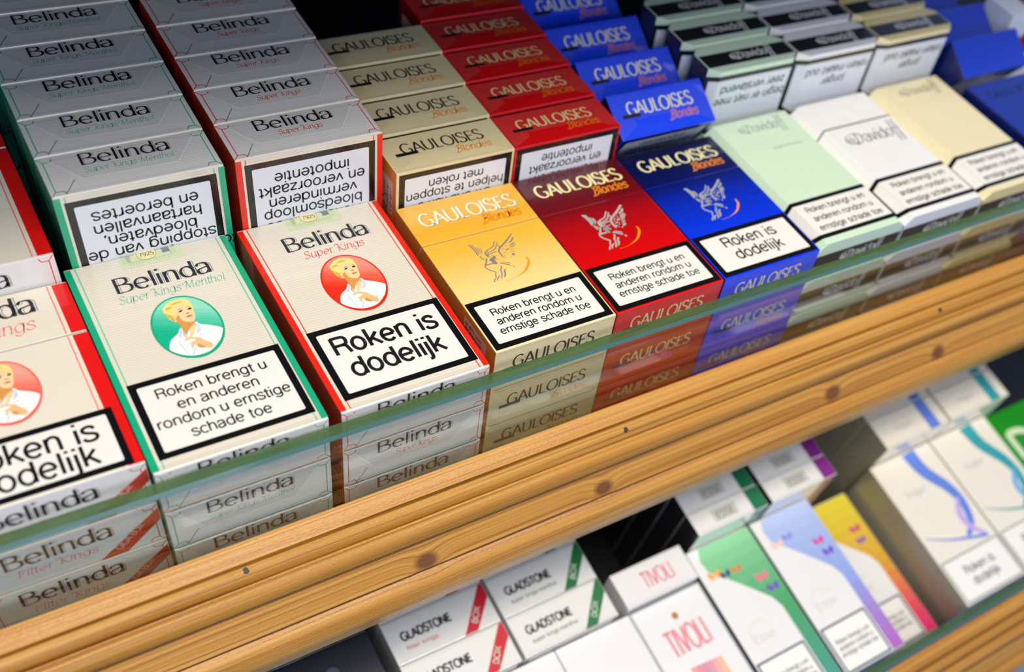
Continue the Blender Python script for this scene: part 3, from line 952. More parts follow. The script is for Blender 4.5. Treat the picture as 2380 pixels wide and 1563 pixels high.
def build_davidoff(key, face, endc, second_name, name_z, name_c, rows, back_rows, mid_line, small):
    W, T, L, C = 55.4, 21.5, 91.0, 4.6
    T2 = T / 2
    fm = board(key + '_face', face, 0.35, .7, .12)
    em = board(key + '_end', endc, 0.4, .6, .15)
    dk = board('black_end_panel', '#17181b', 0.4, .6, .15)
    bm = bmesh.new()
    octo = [(-W / 2 + C, -T2), (W / 2 - C, -T2), (W / 2, -T2 + C), (W / 2, T2 - C), (W / 2 - C, T2), (-W / 2 + C, T2), (-W / 2, T2 - C), (-W / 2, -T2 + C)]
    a = [bm.verts.new((x, y, 0)) for x, y in octo]
    b = [bm.verts.new((x, y, L)) for x, y in octo]
    bm.faces.new(a[::-1])
    bm.faces.new(b)
    for i in range(8):
        j = (i + 1) % 8
        bm.faces.new((a[i], a[j], b[j], b[i]))
    bmesh.ops.recalc_face_normals(bm, faces=bm.faces)
    bmesh.ops.bevel(bm, geom=list(bm.edges), offset=.5, segments=2, profile=.6, affect='EDGES')
    mb = MB()
    dside = board('dark_pack_side', '#1d1c22', 0.35, .7, .15)
    mb.add_bm(bm, lambda f: em if abs(f.normal.z) > .4 else (fm if abs(f.normal.y) > .5 else dside))
    F = frames(W, T, L)
    fr, fb = F['front'], F['bottom']
    rect(mb, fb, .8, 4.6, W - .8, T - 7.0, dk, 1)
    k = C * 2 ** .5
    r2 = 2 ** -.5
    cfl = Frame((-W / 2, -T2 + C, 0), (r2, -r2, 0), (0, 0, 1), k)
    cfr = Frame((W / 2 - C, -T2, 0), (r2, r2, 0), (0, 0, 1), k)
    bkl = Frame((W / 2, T2 - C, 0), (-r2, r2, 0), (0, 0, 1), k)
    bkr = Frame((-W / 2 + C, T2, 0), (-r2, -r2, 0), (0, 0, 1), k)
    if mid_line:
        rect(mb, fr, C, 69.0, W - C, 69.9, BLACK, 1)
        for f, s in ((cfl, 1), (cfr, -1)):
            poly(mb, f, [(0, 67.2 if s > 0 else 69.0), (k, 69.0 if s > 0 else 67.2), (k, 69.9 if s > 0 else 68.1), (0, 68.1 if s > 0 else 69.9)], BLACK, 1)
    P = [('box', mb.mesh('box'), None)]
    for frn, l, r, rws, h, wh, nm in ((fr, cfl, cfr, rows, 29.0, WHITE, 'health_warning'), (F['back'], bkl, bkr, back_rows, 34.0, COOLW, 'health_warning')):
        lb = MB()
        y0 = 3.6 if frn is fr else 2.4
        rect(lb, frn, C - .1, y0, W - C + .1, h, BLACK, 2)
        rect(lb, frn, C - .1, y0 + 2.5, W - C + .1, h - 2.5, wh, 3)
        for f, s in ((l, 1), (r, -1)):
            d = 1.8
            p = [(0, y0 + d), (k, y0), (k, h), (0, h - d)]
            q = [(1.6, y0 + 2.5 + d * .8), (k, y0 + 2.5), (k, h - 2.5), (1.6, h - 2.5 - d * .8)]
            if s < 0:
                p = [(k - x, y) for x, y in p]
                q = [(k - x, y) for x, y in q]
            poly(lb, f, p, BLACK, 2)
            poly(lb, f, q, wh, 3)
        n = len(rws)
        tx = MB()
        if frn is fr:
            lines(tx, frn, rws, W / 2, 20.6, 6.1, 3.4, TEXTB, .11, 1.0)
        else:
            lines(tx, frn, rws, W / 2, 8.6 + 6.5 * (n - 1), 6.5, 4.2, TEXTB, .11, 1.05)
        me = lb.mesh(nm)
        SUBS[me.name] = ('warning_text', tx.mesh('warning_text'))
        P.append((nm, me, None))
    br = MB()
    c1 = ink(key + '_name', name_c)
    text(br, fr, '~Davido~f~f', W / 2 + 3, name_z, 8.2 if mid_line else 6.2, c1, 3, .07, thin=.02, nib=RAD(20), slant=.12, fit=34 if mid_line else 26, align='c')
    if small:
        text(br, fr, small, W / 2 + 6, 65.5, 1.5, c1, 3, .1, fit=19, align='c')
    be = MB()
    text(be, fb, '~Davido~f~f', W / 2 + 4, 7.6, 5.2, ink('silver_script', '#d6d7dc'), 3, .11, thin=.05, nib=RAD(20), slant=.12, fit=24, align='c')
    P.append(('brand_lettering', br.mesh('brand_lettering'), None))
    P.append(('end_lettering', be.mesh('end_lettering'), None))
    return dict(parts=P, W=W, T=T, L=L)


def build_plain(key, face, W, T, L, art, side=None, end=None, bev=.45, back=None):
    """a simpler carton whose print is drawn by art(label, lettering, frames)"""
    F = frames(W, T, L)
    fm = board(key + '_face', face, .38, .75, .2)
    em = board(key + '_end', end or face, .38, .75, .25)
    sm = board(key + '_side', side or face, .38, .75, .2)
    mb = prism(W, [(-T / 2, 0), (T / 2, 0), (T / 2, L), (-T / 2, L)], bev, dict(front=fm, back=fm, end=em, side=sm, edge=em))
    P = []
    extra = art(mb, F, W, T, L) or []
    P.append(('box', mb.mesh('box'), None))
    for nm, m in extra:
        me = m.mesh(nm)
        if hasattr(m, 'text'):
            SUBS[me.name] = ('warning_text', m.text.mesh('warning_text'))
        P.append((nm, me, None))
    P.append(wrapper_fold(W, T, key, 1.8, .2))
    return dict(parts=P, W=W, T=T, L=L)


def small_warning(fr, W, rows, h=27.0, cap=3.6, blue='#33465e'):
    mb = MB()
    f = ink('warn_' + blue[1:], blue)
    rect(mb, fr, .9, .8, W - .9, h, f, 2)
    rect(mb, fr, 2.1, 2.0, W - 2.1, h - 1.2, WHITE, 3)
    n = len(rows)
    tx = MB()
    lines(tx, fr, rows, W / 2, h / 2 + (n - 1) * cap * .75 - cap * .4, cap * 1.5, cap, ink('warn_text', '#33343c'), .1, .9 if W < 50 else 1.0)
    mb.text = tx
    return mb


# ------------------------------------------------------------ placing packs
def tag(o, label, cat, group=None, kind=None):
    o['label'] = label
    o['category'] = cat
    if group:
        o['group'] = group
    if kind:
        o['kind'] = kind


def place(K, M, label, group, name='cigarette_pack', skip=()):
    root = bpy.data.objects.new(name, None)
    root.empty_display_size = .01
    COL.objects.link(root)
    root.matrix_world = M
    tag(root, label, 'cigarette pack', group)
    for nm, me, lb in K['parts']:
        if nm in skip:
            continue
        o = bpy.data.objects.new(nm, me)
        COL.objects.link(o)
        o.parent = root
        if lb:
            o['label'] = lb
        if me.name in SUBS:
            sn, sm = SUBS[me.name]
            q = bpy.data.objects.new(sn, sm)
            COL.objects.link(q)
            q.parent = o
    return root


def TR(x, y, z):
    return Matrix.Translation((x * S, y * S, z * S))


RX = lambda a: Matrix.Rotation(RAD(a), 4, 'X')
RZ = lambda a: Matrix.Rotation(RAD(a), 4, 'Z')


def SC(z):
    return Matrix.Diagonal((1, 1, z, 1))


def lying(K, x0, y0, ztop, base=Matrix(), rz=0.0, sl=1.0):
    """face up, bottom end towards the viewer; x0 = left edge, ztop = height of the face"""
    return base @ TR(x0 + K['W'] / 2, y0, ztop - K['T'] / 2) @ RZ(rz) @ RX(-90) @ SC(sl)


def upended(K, x0, y0, h, base=Matrix(), lean=0.0):
    """standing on its top with the bottom end up; (y0, h) = near upper edge"""
    return base @ TR(x0 + K['W'] / 2, y0, h) @ RX(lean) @ TR(0, K['T'] / 2, 0) @ RX(180) @ SC(1.0 if lean else h / K['L'])


# ------------------------------------------------------------ large structure: shelves, mouldings, glass
KNOTS = [(20.0, -32.6, 1.8, 3.9), (102.5, -32.4, 2.2, 3.6), (235.1, -32.0, 2.8, 4.2), (309.1, -32.6, 1.8, 3.8)]
PINE = wood_mat(KNOTS)
PINE2 = wood_mat([(430.0, -152.0, -140.0, 4.0), (150.0, -158.0, -150.0, 4.0)])
BLACKB = plain('black_board', '#0c0c0f', 0.55)
GREYB = plain('grey_liner', '#1b1b20', 0.5)

PROFILE = [(-8.6, 23.6), (-9.2, 24.0), (-10.6, 23.7), (-15.7, 21.6), (-16.1, 21.2), (-16.25, 19.4), (-16.75, 19.5), (-17.0, 20.6), (-17.7, 21.5), (-18.6, 21.9), (-19.6, 21.8), (-20.6, 21.0),
           (-21.5, 19.6), (-22.0, 18.2), (-22.15, 16.0), (-22.6, 16.0), (-22.8, 17.3), (-23.3, 17.7), (-24.2, 17.5), (-24.5, 16.7), (-24.9, 16.7), (-25.2, 17.1), (-26.2, 16.4), (-27.2, 15.2), (-27.7, 13.8),
           (-27.75, 9.6), (-27.4, 8.7), (-27.9, 8.5), (-28.4, 9.0), (-31.4, 3.9), (-34.2, -0.8), (-33.9, -1.4), (-34.2, -1.7), (-34.6, -1.3), (-36.4, -1.8), (-38.0, -3.2), (-39.3, -5.4),
           (-40.1, -8.2), (-40.3, -11.0), (-39.9, -13.6), (-39.1, -15.3), (-37.3, -22.6), (-36.8, -23.6), (-36.0, -23.8), (-24.0, -23.8), (-24.0, -18.2), (-8.6, -18.2)]

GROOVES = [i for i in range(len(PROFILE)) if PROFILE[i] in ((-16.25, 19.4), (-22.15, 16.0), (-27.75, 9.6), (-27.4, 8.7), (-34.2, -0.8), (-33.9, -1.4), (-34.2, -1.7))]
GROOVE = plain('groove_shade', '#5c3919', 0.7)  # darker brown for the groove faces: their shade put into the colour


def extrude_x(prof, x0, x1, n, m, dark=None):
    mb = MB()
    for k in range(n):
        a, b = x0 + (x1 - x0) * k / n, x0 + (x1 - x0) * (k + 1) / n
        for i in range(len(prof)):
            p, q = prof[i], prof[(i + 1) % len(prof)]
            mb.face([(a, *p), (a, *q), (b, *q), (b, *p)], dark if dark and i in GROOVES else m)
    for x, s in ((x0, 1), (x1, -1)):
        mb.face([(x, *p) for p in prof][::s], m)
    return mb


def link(name, mb, parent=None, smooth_merge=False):
    me = mb.mesh(name)
    if smooth_merge:
        bm = bmesh.new()
        bm.from_mesh(me)
        bmesh.ops.remove_doubles(bm, verts=bm.verts, dist=1e-6)
        bmesh.ops.recalc_face_normals(bm, faces=bm.faces)
        bm.to_mesh(me)
        bm.free()
        for p in me.polygons:
            p.use_smooth = True
        me.set_sharp_from_angle(angle=RAD(28))
    o = bpy.data.objects.new(name, me)
    COL.objects.link(o)
    if parent:
        o.parent = parent
    return o


def boxmb(x0, y0, z0, x1, y1, z1, m, mb=None):
    mb = mb or MB()
    v = [(x, y, z) for x in (x0, x1) for y in (y0, y1) for z in (z0, z1)]
    for f in ((0, 1, 3, 2), (4, 6, 7, 5), (0, 4, 5, 1), (2, 3, 7, 6), (0, 2, 6, 4), (1, 5, 7, 3)):
        mb.face([v[i] for i in f], m)
    return mb


def empty(name, loc, label, cat, group=None):
    o = bpy.data.objects.new(name, None)
    o.empty_display_size = .01
    COL.objects.link(o)
    o.location = Vector(loc) * S
    tag(o, label, cat, group)
    return o


def part(name, mb, root, smooth=False, label=None):
    o = link(name, mb, root, smooth)
    o.matrix_parent_inverse = root.matrix_basis.inverted()
    if label:
        o['label'] = label
    return o


X0, X1 = -330.0, 640.0
wall = link('wall_back', boxmb(X0, 345, -330, X1, 352, 420, BLACKB))
wall['kind'] = 'structure'

shelf = empty('display_shelf', (150, 0, -18), 'pine display shelf with grooved front moulding carrying the upper rows of packs', 'shelf')
part('shelf_board', boxmb(X0, -8.6, -18, X1, 345, 0, GREYB), shelf)
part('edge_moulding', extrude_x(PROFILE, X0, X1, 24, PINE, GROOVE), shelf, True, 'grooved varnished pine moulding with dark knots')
NAIL = plain('nail_steel', '#1c1815', 0.5, .3)
for (x, y, z) in ((-43.9, -19.6, 21.75), (117.2, -20.6, 21.0), (310.5, -20.6, 21.0)):
    mb = MB()
    f = Frame((x, y, z), (1, 0, 0), (0, .9, .436), 1)
    pts = [(.95 * math.cos(2 * math.pi * k / 12) * (1 + .25 * math.sin(3 * k)), 1.2 * math.sin(2 * math.pi * k / 12)) for k in range(12)]
    top_ = [f.at(a, b, 8) for a, b in pts]
    bot_ = [f.at(a * 1.1, b * 1.1, -20) for a, b in pts]
    mb.face(top_, NAIL)
    for k in range(12):
        mb.face([bot_[k], bot_[(k + 1) % 12], top_[(k + 1) % 12], top_[k]], NAIL)
    part('nail_head', mb, shelf)

ALPHA = 8.0
LOW = TR(0, -128, -120) @ RX(ALPHA)
DEPTH = 82.0


def lowbox(x0, y0, z0, x1, y1, z1, m):
    mb = boxmb(x0, y0, z0, x1, y1, z1, m)
    mb.v = [tuple((LOW @ (Vector(v) * S)) / S) for v in mb.v]
    return mb


low_shelf = empty('display_shelf', (150, -128, -215), 'lower pine display shelf whose moulding shows in the bottom right corner', 'shelf')
part('shelf_board', lowbox(X0, -1, -DEPTH - 14, X1, 400, -DEPTH, GREYB), low_shelf)
LDY, LDZ = -125.6, -147.5
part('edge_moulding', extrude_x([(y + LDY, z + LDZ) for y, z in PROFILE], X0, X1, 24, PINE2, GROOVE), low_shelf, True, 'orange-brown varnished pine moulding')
part('back_support', boxmb(X0, LDY - 8.6, LDZ - 60, X1, LDY - 2, LDZ - 18.2, PINE2), low_shelf)

# upper shelf of the same rack, above the frame: it keeps the lamps and front fill off the back rows
over = empty('display_shelf', (150, 200, 300), 'next display shelf of the rack, above the upper rows of packs', 'shelf')
part('shelf_board', boxmb(X0, 12, 290, X1, 345, 308, GREYB), over)


def pane(name, x0, x1, y0, y1, z0, z1, label):
    root = empty(name, ((x0 + x1) / 2, (y0 + y1) / 2, z0), label, 'glass panel')
    mb = MB()
    boxmb(x0, y0, z0, x1, y1, z1 - 1.5, GLASS, mb)
    mb.f.pop(); mb.mi.pop()      # the open top is closed by the ground edge
    part('glass_sheet', mb, root, False, 'clear upright glass sheet')
    e = MB()
    c = .7
    prof = [(y0, z1 - 1.5), (y0 + 1.0, z1), (y1 - c * .8, z1), (y1, z1 - 1.5)]
    for i in range(3):
        p, q = prof[i], prof[i + 1]
        e.face([(x0, *p), (x1, *p), (x1, *q), (x0, *q)], BEVEL if i == 0 else EDGE)
    part('ground_edge', e, root, False, 'green ground top edge of the glass')
    return root


pane('glass_front', X0, X1, -8.2, -2.4, 0.2, 64.0, 'clear glass strip with green edge fronting the upper packs')
pane('glass_front', X0, X1, -133.6, -128.6, LDZ + 2, -120.6, 'clear glass strip with green edge fronting the lower packs at bottom right')

# ------------------------------------------------------------ the upper rows
ROK = ['Roken is', 'dodelijk']
ERN = ['Roken brengt u en', 'anderen rondom u', 'ernstige schade toe']
IMP = ['Roken kan de', 'bloedsomloop', 'verminderen', 'en veroorzaakt', 'impotentie']
BER = ['Roken veroorzaakt ver-'.replace('-', ''), 'stopping van de', 'bloedvaten,', 'hartaanvallen', 'en beroertes']
STOP = ['Uw arts kan u', 'helpen te stoppen', 'met roken']

FK = build_belinda('filter', '#e00d0d', '#e00d0d', '#ee7a70', 89.0, 58.5, 22.0, '', ROK, 8.4, (3.0, 1.0, 55.6, 26.4, 2.4, 29.0, 14.8, 9.6, .1, .95), IMP,
                   None, '#e5503f', '#f3a08c', 0.0)
FR = build_belinda('filter', '#e00d0d', '#e00d0d', '#ee7a70', 89.0, 58.5, 22.0, '', ROK, 8.4, (3.0, 1.0, 55.6, 26.4, 2.4, 29.0, 14.8, 9.6, .1, .95), IMP,
                   None, '#e5503f', '#f3a08c', 0.0, corner=False)
B1 = build_belinda('menthol', '#12a578', '#12a578', '#6fc0a2', 100.6, 58.2, 21.7, 'SM', ['Roken brengt u', 'en anderen', 'rondom u ernstige', 'schade toe'], 4.3,
                   (3.4, 4.5, 55.4, 39.0, 2.5, 29.4, 29.6, 6.5, .1, .97), BER, None, '#0fb287', '#8fd9bd', .32)
B2 = build_belinda('super', '#e3210c', '#e3210c', '#e0463a', 100.6, 58.2, 21.7, 'S', ROK, 8.6, (3.4, 4.6, 55.6, 39.6, 2.6, 29.4, 25.4, 11.7, .115, .95), IMP,
                   None, '#ea2c10', '#f6907c', .32)
G1 = build_gauloises('gold', [(0.0, '#f3e2b0'), (.35, '#f2d68c'), (.62, '#efba44'), (.8, '#ebae30'), (1.0, '#eeb44a')], '#e3d3a4', '#c98a34', '#f5ecc9', '#9f947a', '#e4830c',
                     '#2b2723', '#e8902a', '#96949a', '#96949a', (ERN, 27.1, 17.6, 5.0, 3.5), STOP, False)
G2 = build_gauloises('red', [(0.0, '#e80508'), (.36, '#d40508'), (.60, '#a80610'), (.72, '#6e0814'), (1.0, '#4a0814')], '#cf0a10', '#8c0c18', '#efe4a6', '#4a1018', '#ee8a16',
                     '#e2cf92', '#e8761a', '#cfc8c0', '#8f8f8c', (ERN, 27.1, 17.6, 5.0, 3.5), IMP, True)
G3 = build_gauloises('blue', [(0.0, '#0a3cf2'), (.36, '#0834dc'), (.58, '#0626a8'), (.72, '#081258'), (1.0, '#070a2a')], '#0b40ec', '#0d1460', '#efe6b4', '#0a1040', '#f08a20',
                     '#e6e0b4', '#d9802a', '#b9bec8', '#8a9098', (ROK, 27.1, 16.6, 8.2, 5.9), IMP, True)
D1 = build_davidoff('mint', '#cfe6c8', '#bfd6c4', None, 80.0, '#7f9a98', ERN, ['begin er niet mee', 'zeer verslavend'], False, 'MENTHOL'.replace('C', 'C'))
D2 = build_davidoff('white', '#eceae6', '#cfd2dc', None, 54.5, '#4a4d58', ERN, ['jonger', 'roken maakt oud'], True, None)
D3 = build_davidoff('beige', '#e9dcb2', '#d6c48c', None, 80.0, '#6f6c62', ERN, ['jonger', 'roken maakt oud'], False, None)

ORD = ['top', 'middle', 'bottom']


def front_stack(K, x0, y0, ztop, adj, n=3, place_note=''):
    pitch = ztop / n
    for i in range(n):
        lab = ('%s pack lying face up on top of the front stack%s' % (adj, place_note) if i == 0 else
               '%s pack %s in its front stack%s, seen through glass' % (adj, ['', 'second from top', 'third from top'][i], place_note))
        place(K, lying(K, x0, y0, ztop - i * pitch - .05), lab, adj + ' packs stacked at the front')


NTH = ['front', 'second', 'third', 'fourth', 'fifth', 'sixth', 'seventh']


def back_row(K, x0, y0, h, n, pitch, slope, adj, note):
    for i in range(n):
        lab = '%s pack standing on end, %s from the front in its row %s' % (adj, 'first' if i == 0 else NTH[i], note)
        lab = lab.strip()
        place(K, upended(K, x0, y0 + i * pitch, h + i * slope), lab, adj + ' packs standing in a row')


front_stack(FK, -121.6, 4.0, 67.2, 'cream broad red-edged')
riser = boxmb(-122, 94, 0.1, -64, 184, 57.2, GREYB)
ro = link('stack_riser', riser)
tag(ro, 'dark riser block under the rear cream pack at the left edge', 'riser')
place(FR, lying(FR, -122.6, 94.0, 79.6), 'cream broad red-edged pack lying higher behind the front stack at left edge', 'cream broad red-edged packs stacked at the front', skip=('health_warning', 'portrait_emblem'))
front_stack(B1, -62.6, -1.8, 67.0, 'cream green-edged')
front_stack(B2, 0.3, -1.0, 66.2, 'cream thin red-edged')
front_stack(G1, 62.7, 2.7, 67.5, 'gold')
front_stack(G2, 117.7, 2.9, 67.3, 'bright red')
front_stack(G3, 172.6, 2.8, 67.4, 'royal blue')
for K, x, adj in ((D1, 227.6, 'pale mint'), (D2, 283.4, 'white chamfered'), (D3, 339.2, 'pale beige')):
    front_stack(K, x, 4.0, 68.0, adj)

back_row(B1, -59.2, 99.1, 98.4, 6, 21.75, .7, 'silver-cream green-edged', 'with green script')
back_row(B2, 3.2, 99.9, 98.4, 5, 21.75, .7, 'silver-cream red-edged', 'with red script')
back_row(G1, 63.4, 91.0, 83.9, 4, 22.8, 1.45, 'tan-gold', 'with dark capitals')
back_row(G2, 117.8, 90.9, 83.9, 5, 22.8, 1.45, 'dark red', 'with pale capitals')
for i, (y, z) in enumerate(((91.5, 74.2), (119.5, 74.2), (148.0, 74.2), (176.0, 77.0))):
    lab = 'blue pack leaning forward on end, %s from the front in its tilted row' % ('first', 'second', 'third', 'last')[i]
    place(G3, upended(G3, 175.6, y, z, lean=30.0), lab, 'blue packs leaning in a row')
back_row(D1, 230.6, 102.5, 92.0, 3, 22.6, .3, 'black-ended mint-trimmed', '')
back_row(D2, 286.4, 101.5, 92.0, 3, 22.6, .3, 'black-ended silver-trimmed', '')
back_row(D3, 342.6, 101.0, 92.0, 2, 21.6, .3, 'black-ended beige-trimmed', '')

# blue packs and a white one at the far right edge


def art_right_blue(mb, F, W, T, L):
    br = MB()
    text(br, F['front'], 'GAULOISES', W / 2, 70, 6, ink('rb_name', '#0a1450'), 3, .1, fit=40, align='c')
    return [('health_warning', small_warning(F['front'], W, ROK)), ('brand_lettering', br)]


RB = build_plain('deepblue', '#062794', 55.0, 22.3, 84.0, art_right_blue, side='#071a66', end='#0830b4')
front_stack(RB, 401.0, -3.5, 67.4, 'deep blue', place_note=' at right edge')
for i, y in enumerate((84, 112, 142)):
    place(RB, upended(RB, 402.0, y, 70.0, lean=33.0), 'deep blue pack leaning on end at the right edge, %s from the front' % ('first', 'second', 'third')[i], 'deep blue packs leaning at the right edge')


def art_white_red(mb, F, W, T, L):
    ellipse(mb, F['back'], W / 2, 20, 12, 9, ink('red_disc', '#8c2420'), 2)
    ellipse(mb, F['bottom'], W / 2, T / 2, 10, 7, ink('red_disc', '#8c2420'), 2)


WR = build_plain('whitered', '#dfe4ee', 55.0, 22.3, 86.0, art_white_red)
place(WR, upended(WR, 458.5, 108.0, 86.0), 'white pack with a dull red disc at the top right corner', None)

# ------------------------------------------------------------ the lower rows


def art_gladstone(col, sub):
    def f(mb, F, W, T, L):
        b = F['bottom']
        c = ink('glad_' + col[1:], col)
        poly(mb, b, [(W * .64, .2), (W * .77, .2), (W - .3, T * .64), (W - .3, T - .5), (W * .965, T - .4)], c, 1.5)
        text(mb, b, 'BOX', W * .79, 3.4, 2.8, ink('glad_box', '#cdd6c4'), 2.5, .12, rot=RAD(56), fit=9)
        br = MB()
        text(br, b, 'GLADSTONE', 6.5, 10.4, 4.2, ink('glad_name', '#26282e'), 3, .16, fit=26)
        text(br, b, 'super kings menthol' if sub else 'filter kings', 7.0, 5.4, 2.0, c, 3, .1, fit=26 if sub else 16)
        return [('health_warning', small_warning(F['back'], W, IMP[2:])), ('end_lettering', br)]
    return f


GR = build_plain('gladred', '#dedcd6', 54.0, 22.3, 88.0, art_gladstone('#c4122a', False))
GG = build_plain('gladgreen', '#dedcd6', 54.0, 22.3, 88.0, art_gladstone('#0e6a34', True))


def art_tivoli(mb, F, W, T, L):
    f = F['front']
    ln = ink('tiv_line', '#8b979c')
    for a, b, c, d in ((.3, .3, W - .3, 1.0), (.3, L - 1.0, W - .3, L - .3), (.3, .3, .9, L - .3), (W - 1.2, .3, W - .3, L - .3)):
        rect(mb, f, a, b, c, d, ln, 1)
    cols = ['#e29a8c', '#d98a9a', '#cf86a4', '#d990a0', '#e0a4a0', '#e3b48c']
    for i, c in enumerate(cols):
        x = W * .32 + i * 3.2
        poly(mb, f, [(x, 24), (x + 3.2, 24), (x + 3.2, 42 - i * .2), (x, 42 - i * .2)], ink('tiv_' + c[1:], c), 2)
    ellipse(mb, f, W / 2, L - 11, 1.8, 2.0, ink('tiv_crest', '#a8742a'), 2, 14)
    br = MB()
    pk = ink('tiv_pink', '#dd8a90')
    text(br, f, 'TIVOLI', W / 2, L - 31, 14, pk, 3, .085, fit=25, align='c')
    be = MB()
    text(be, F['bottom'], 'TIVOLI', W / 2 + 2, 6, 9, pk, 3, .085, fit=19, align='c')
    return [('health_warning', small_warning(f, W, ROK, 20, 4)), ('brand_lettering', br), ('end_lettering', be)]


TV = build_plain('tivoli', '#e2dfdb', 45.0, 20.5, 81.0, art_tivoli)


def art_empty(mb, F, W, T, L):
    return [('health_warning', small_warning(F['front'], W, ROK, 22, 4))]


def art_blank(mb, F, W, T, L):
    br = MB()
    text(br, F['front'], 'menthol', W / 2, L - 42, 3.4, ink('blank_green', '#5fae94'), 3, .08, fit=22, align='c')
    return [('health_warning', small_warning(F['front'], W, ROK, 22, 4)), ('brand_lettering', br)]


WB = build_plain('plainwhite', '#e2deda', 44.0, 20.5, 81.0, art_blank)
WE = build_plain('plainwhite', '#e2deda', 44.0, 20.5, 81.0, art_empty)


def art_slim(c1, c2, c3, dots, sub):
    def f(mb, F, W, T, L):
        fr = F['front']
        # swirl that sweeps from the upper left, widens and runs down the right edge, in blended bands
        n = 14
        for k in range(n):
            t = k / (n - 1)
            cc = []
            for i in range(3):
                a, b, d = (int(h[1 + 2 * i:3 + 2 * i], 16) for h in (c1, c2, c3))
                v = a + (b - a) * min(1, t * 2) if t < .5 else b + (d - b) * (t - .5) * 2
                cc.append(int(v))
            m = ink('swirl_%02x%02x%02x' % tuple(cc), '#%02x%02x%02x' % tuple(cc))

            def edge(t):
                # left border of the swirl, from the top (t=0) to the bottom (t=1)
                return W * (min(.80, .08 + 1.9 * max(0, t - .12) ** .9) if t > .12 else .08 + .9 * (.12 - t))
            y1, y0 = L - .4 - (L - .8) * t * n / (n), L - .4 - (L - .8) * min(1, (k + 1) / n)
            ta, tb = k / n, (k + 1) / n
            ya, yb = L - .4 - (L - .8) * ta, L - .4 - (L - .8) * tb
            poly(mb, fr, [(edge(tb), yb), (W - .3, yb), (W - .3, ya), (edge(ta), ya)], m, 1)
        for (x, y, r, c) in dots:
            for q in (-1, 1):
                poly(mb, fr, catmull([(x * W, y * L), (x * W + q * r * .9, y * L + r * .9), (x * W + q * r * 1.3, y * L + .1 * r), (x * W + q * r * .6, y * L - .8 * r), (x * W, y * L)], 4)[:-1],
                     ink('butterfly_' + c[1:], c), 2)
        g = ink('slim_ring', '#dcd6cc')
        for k in range(24):
            a0, a1 = RAD(30 + k * 8), RAD(38 + k * 8)
            cx, cy = W * .34, L * .42
            poly(mb, fr, [(cx + 8 * math.cos(a0), cy + 8 * math.sin(a0)), (cx + 8 * math.cos(a1), cy + 8 * math.sin(a1)), (cx + 6.6 * math.cos(a1), cy + 6.6 * math.sin(a1)), (cx + 6.6 * math.cos(a0), cy + 6.6 * math.sin(a0))], g, 1)
        # bottom end: coloured block at the right, grey panel with the size mark
        b = F['bottom']
        rect(mb, b, W * .8, .4, W - .3, T - .4, ink('slim_block_' + sub[1:], sub), 1)
        rect(mb, b, W * .28, 3.2, W * .62, T - 3.0, ink('slim_panel', '#c3c2ba'), 1)
        rect(mb, F['back'], .3, L * .5, W * .2, L - .3, ink('slim_block_' + sub[1:], sub), 1)
        rect(mb, F['back'], .3, .3, W * .2, L * .5, ink('slim_block_' + sub[1:], sub), 1)
        br = MB()
        be = MB()
        text(be, b, 'ESSE', W * .45, 4.6, 4.0, ink('slim_mark', '#8d8c84'), 3, .12, fit=12, align='c')
        text(br, fr, 'Esse', W * .34, L * .38, 4.6, ink('slim_name', '#cfc8b8'), 3, .08, fit=14, align='c')
        return [('health_warning', small_warning(fr, W * .8, ERN, 28, 2.5)), ('brand_lettering', br), ('end_lettering', be)]
    return f


SG = build_plain('slimgreen', '#e2dfda', 43.0, 13.6, 97.5, art_slim('#84c490', '#419a5e', '#3f9080', [(.78, .70, 3.2, '#e0708a'), (.84, .62, 3.0, '#6a4ab0'), (.34, .80, 2.6, '#3a3570'), (.52, .80, 2.6, '#d0783a'), (.2, .82, 3.2, '#f0a050')], '#0f7048'), side='#1d1b1e')
SB = build_plain('slimblue', '#e2dfda', 43.0, 13.6, 97.5, art_slim('#aab8da', '#8aa0d8', '#a860b4', [(.78, .74, 2.8, '#d43a8c'), (.82, .66, 2.8, '#6a3ab0'), (.40, .84, 2.6, '#7a86d0'), (.2, .82, 3.0, '#f0c0b0')], '#7c1f82'), side='#1d1b1e')
SY = build_plain('slimyellow', '#e2dfda', 44.0, 13.6, 97.5, art_slim('#dcca30', '#d09a2c', '#e0206c', [(.80, .76, 3.0, '#c8306a'), (.78, .68, 2.6, '#7040b0'), (.3, .86, 3.0, '#f0a050')], '#d9b41c'))


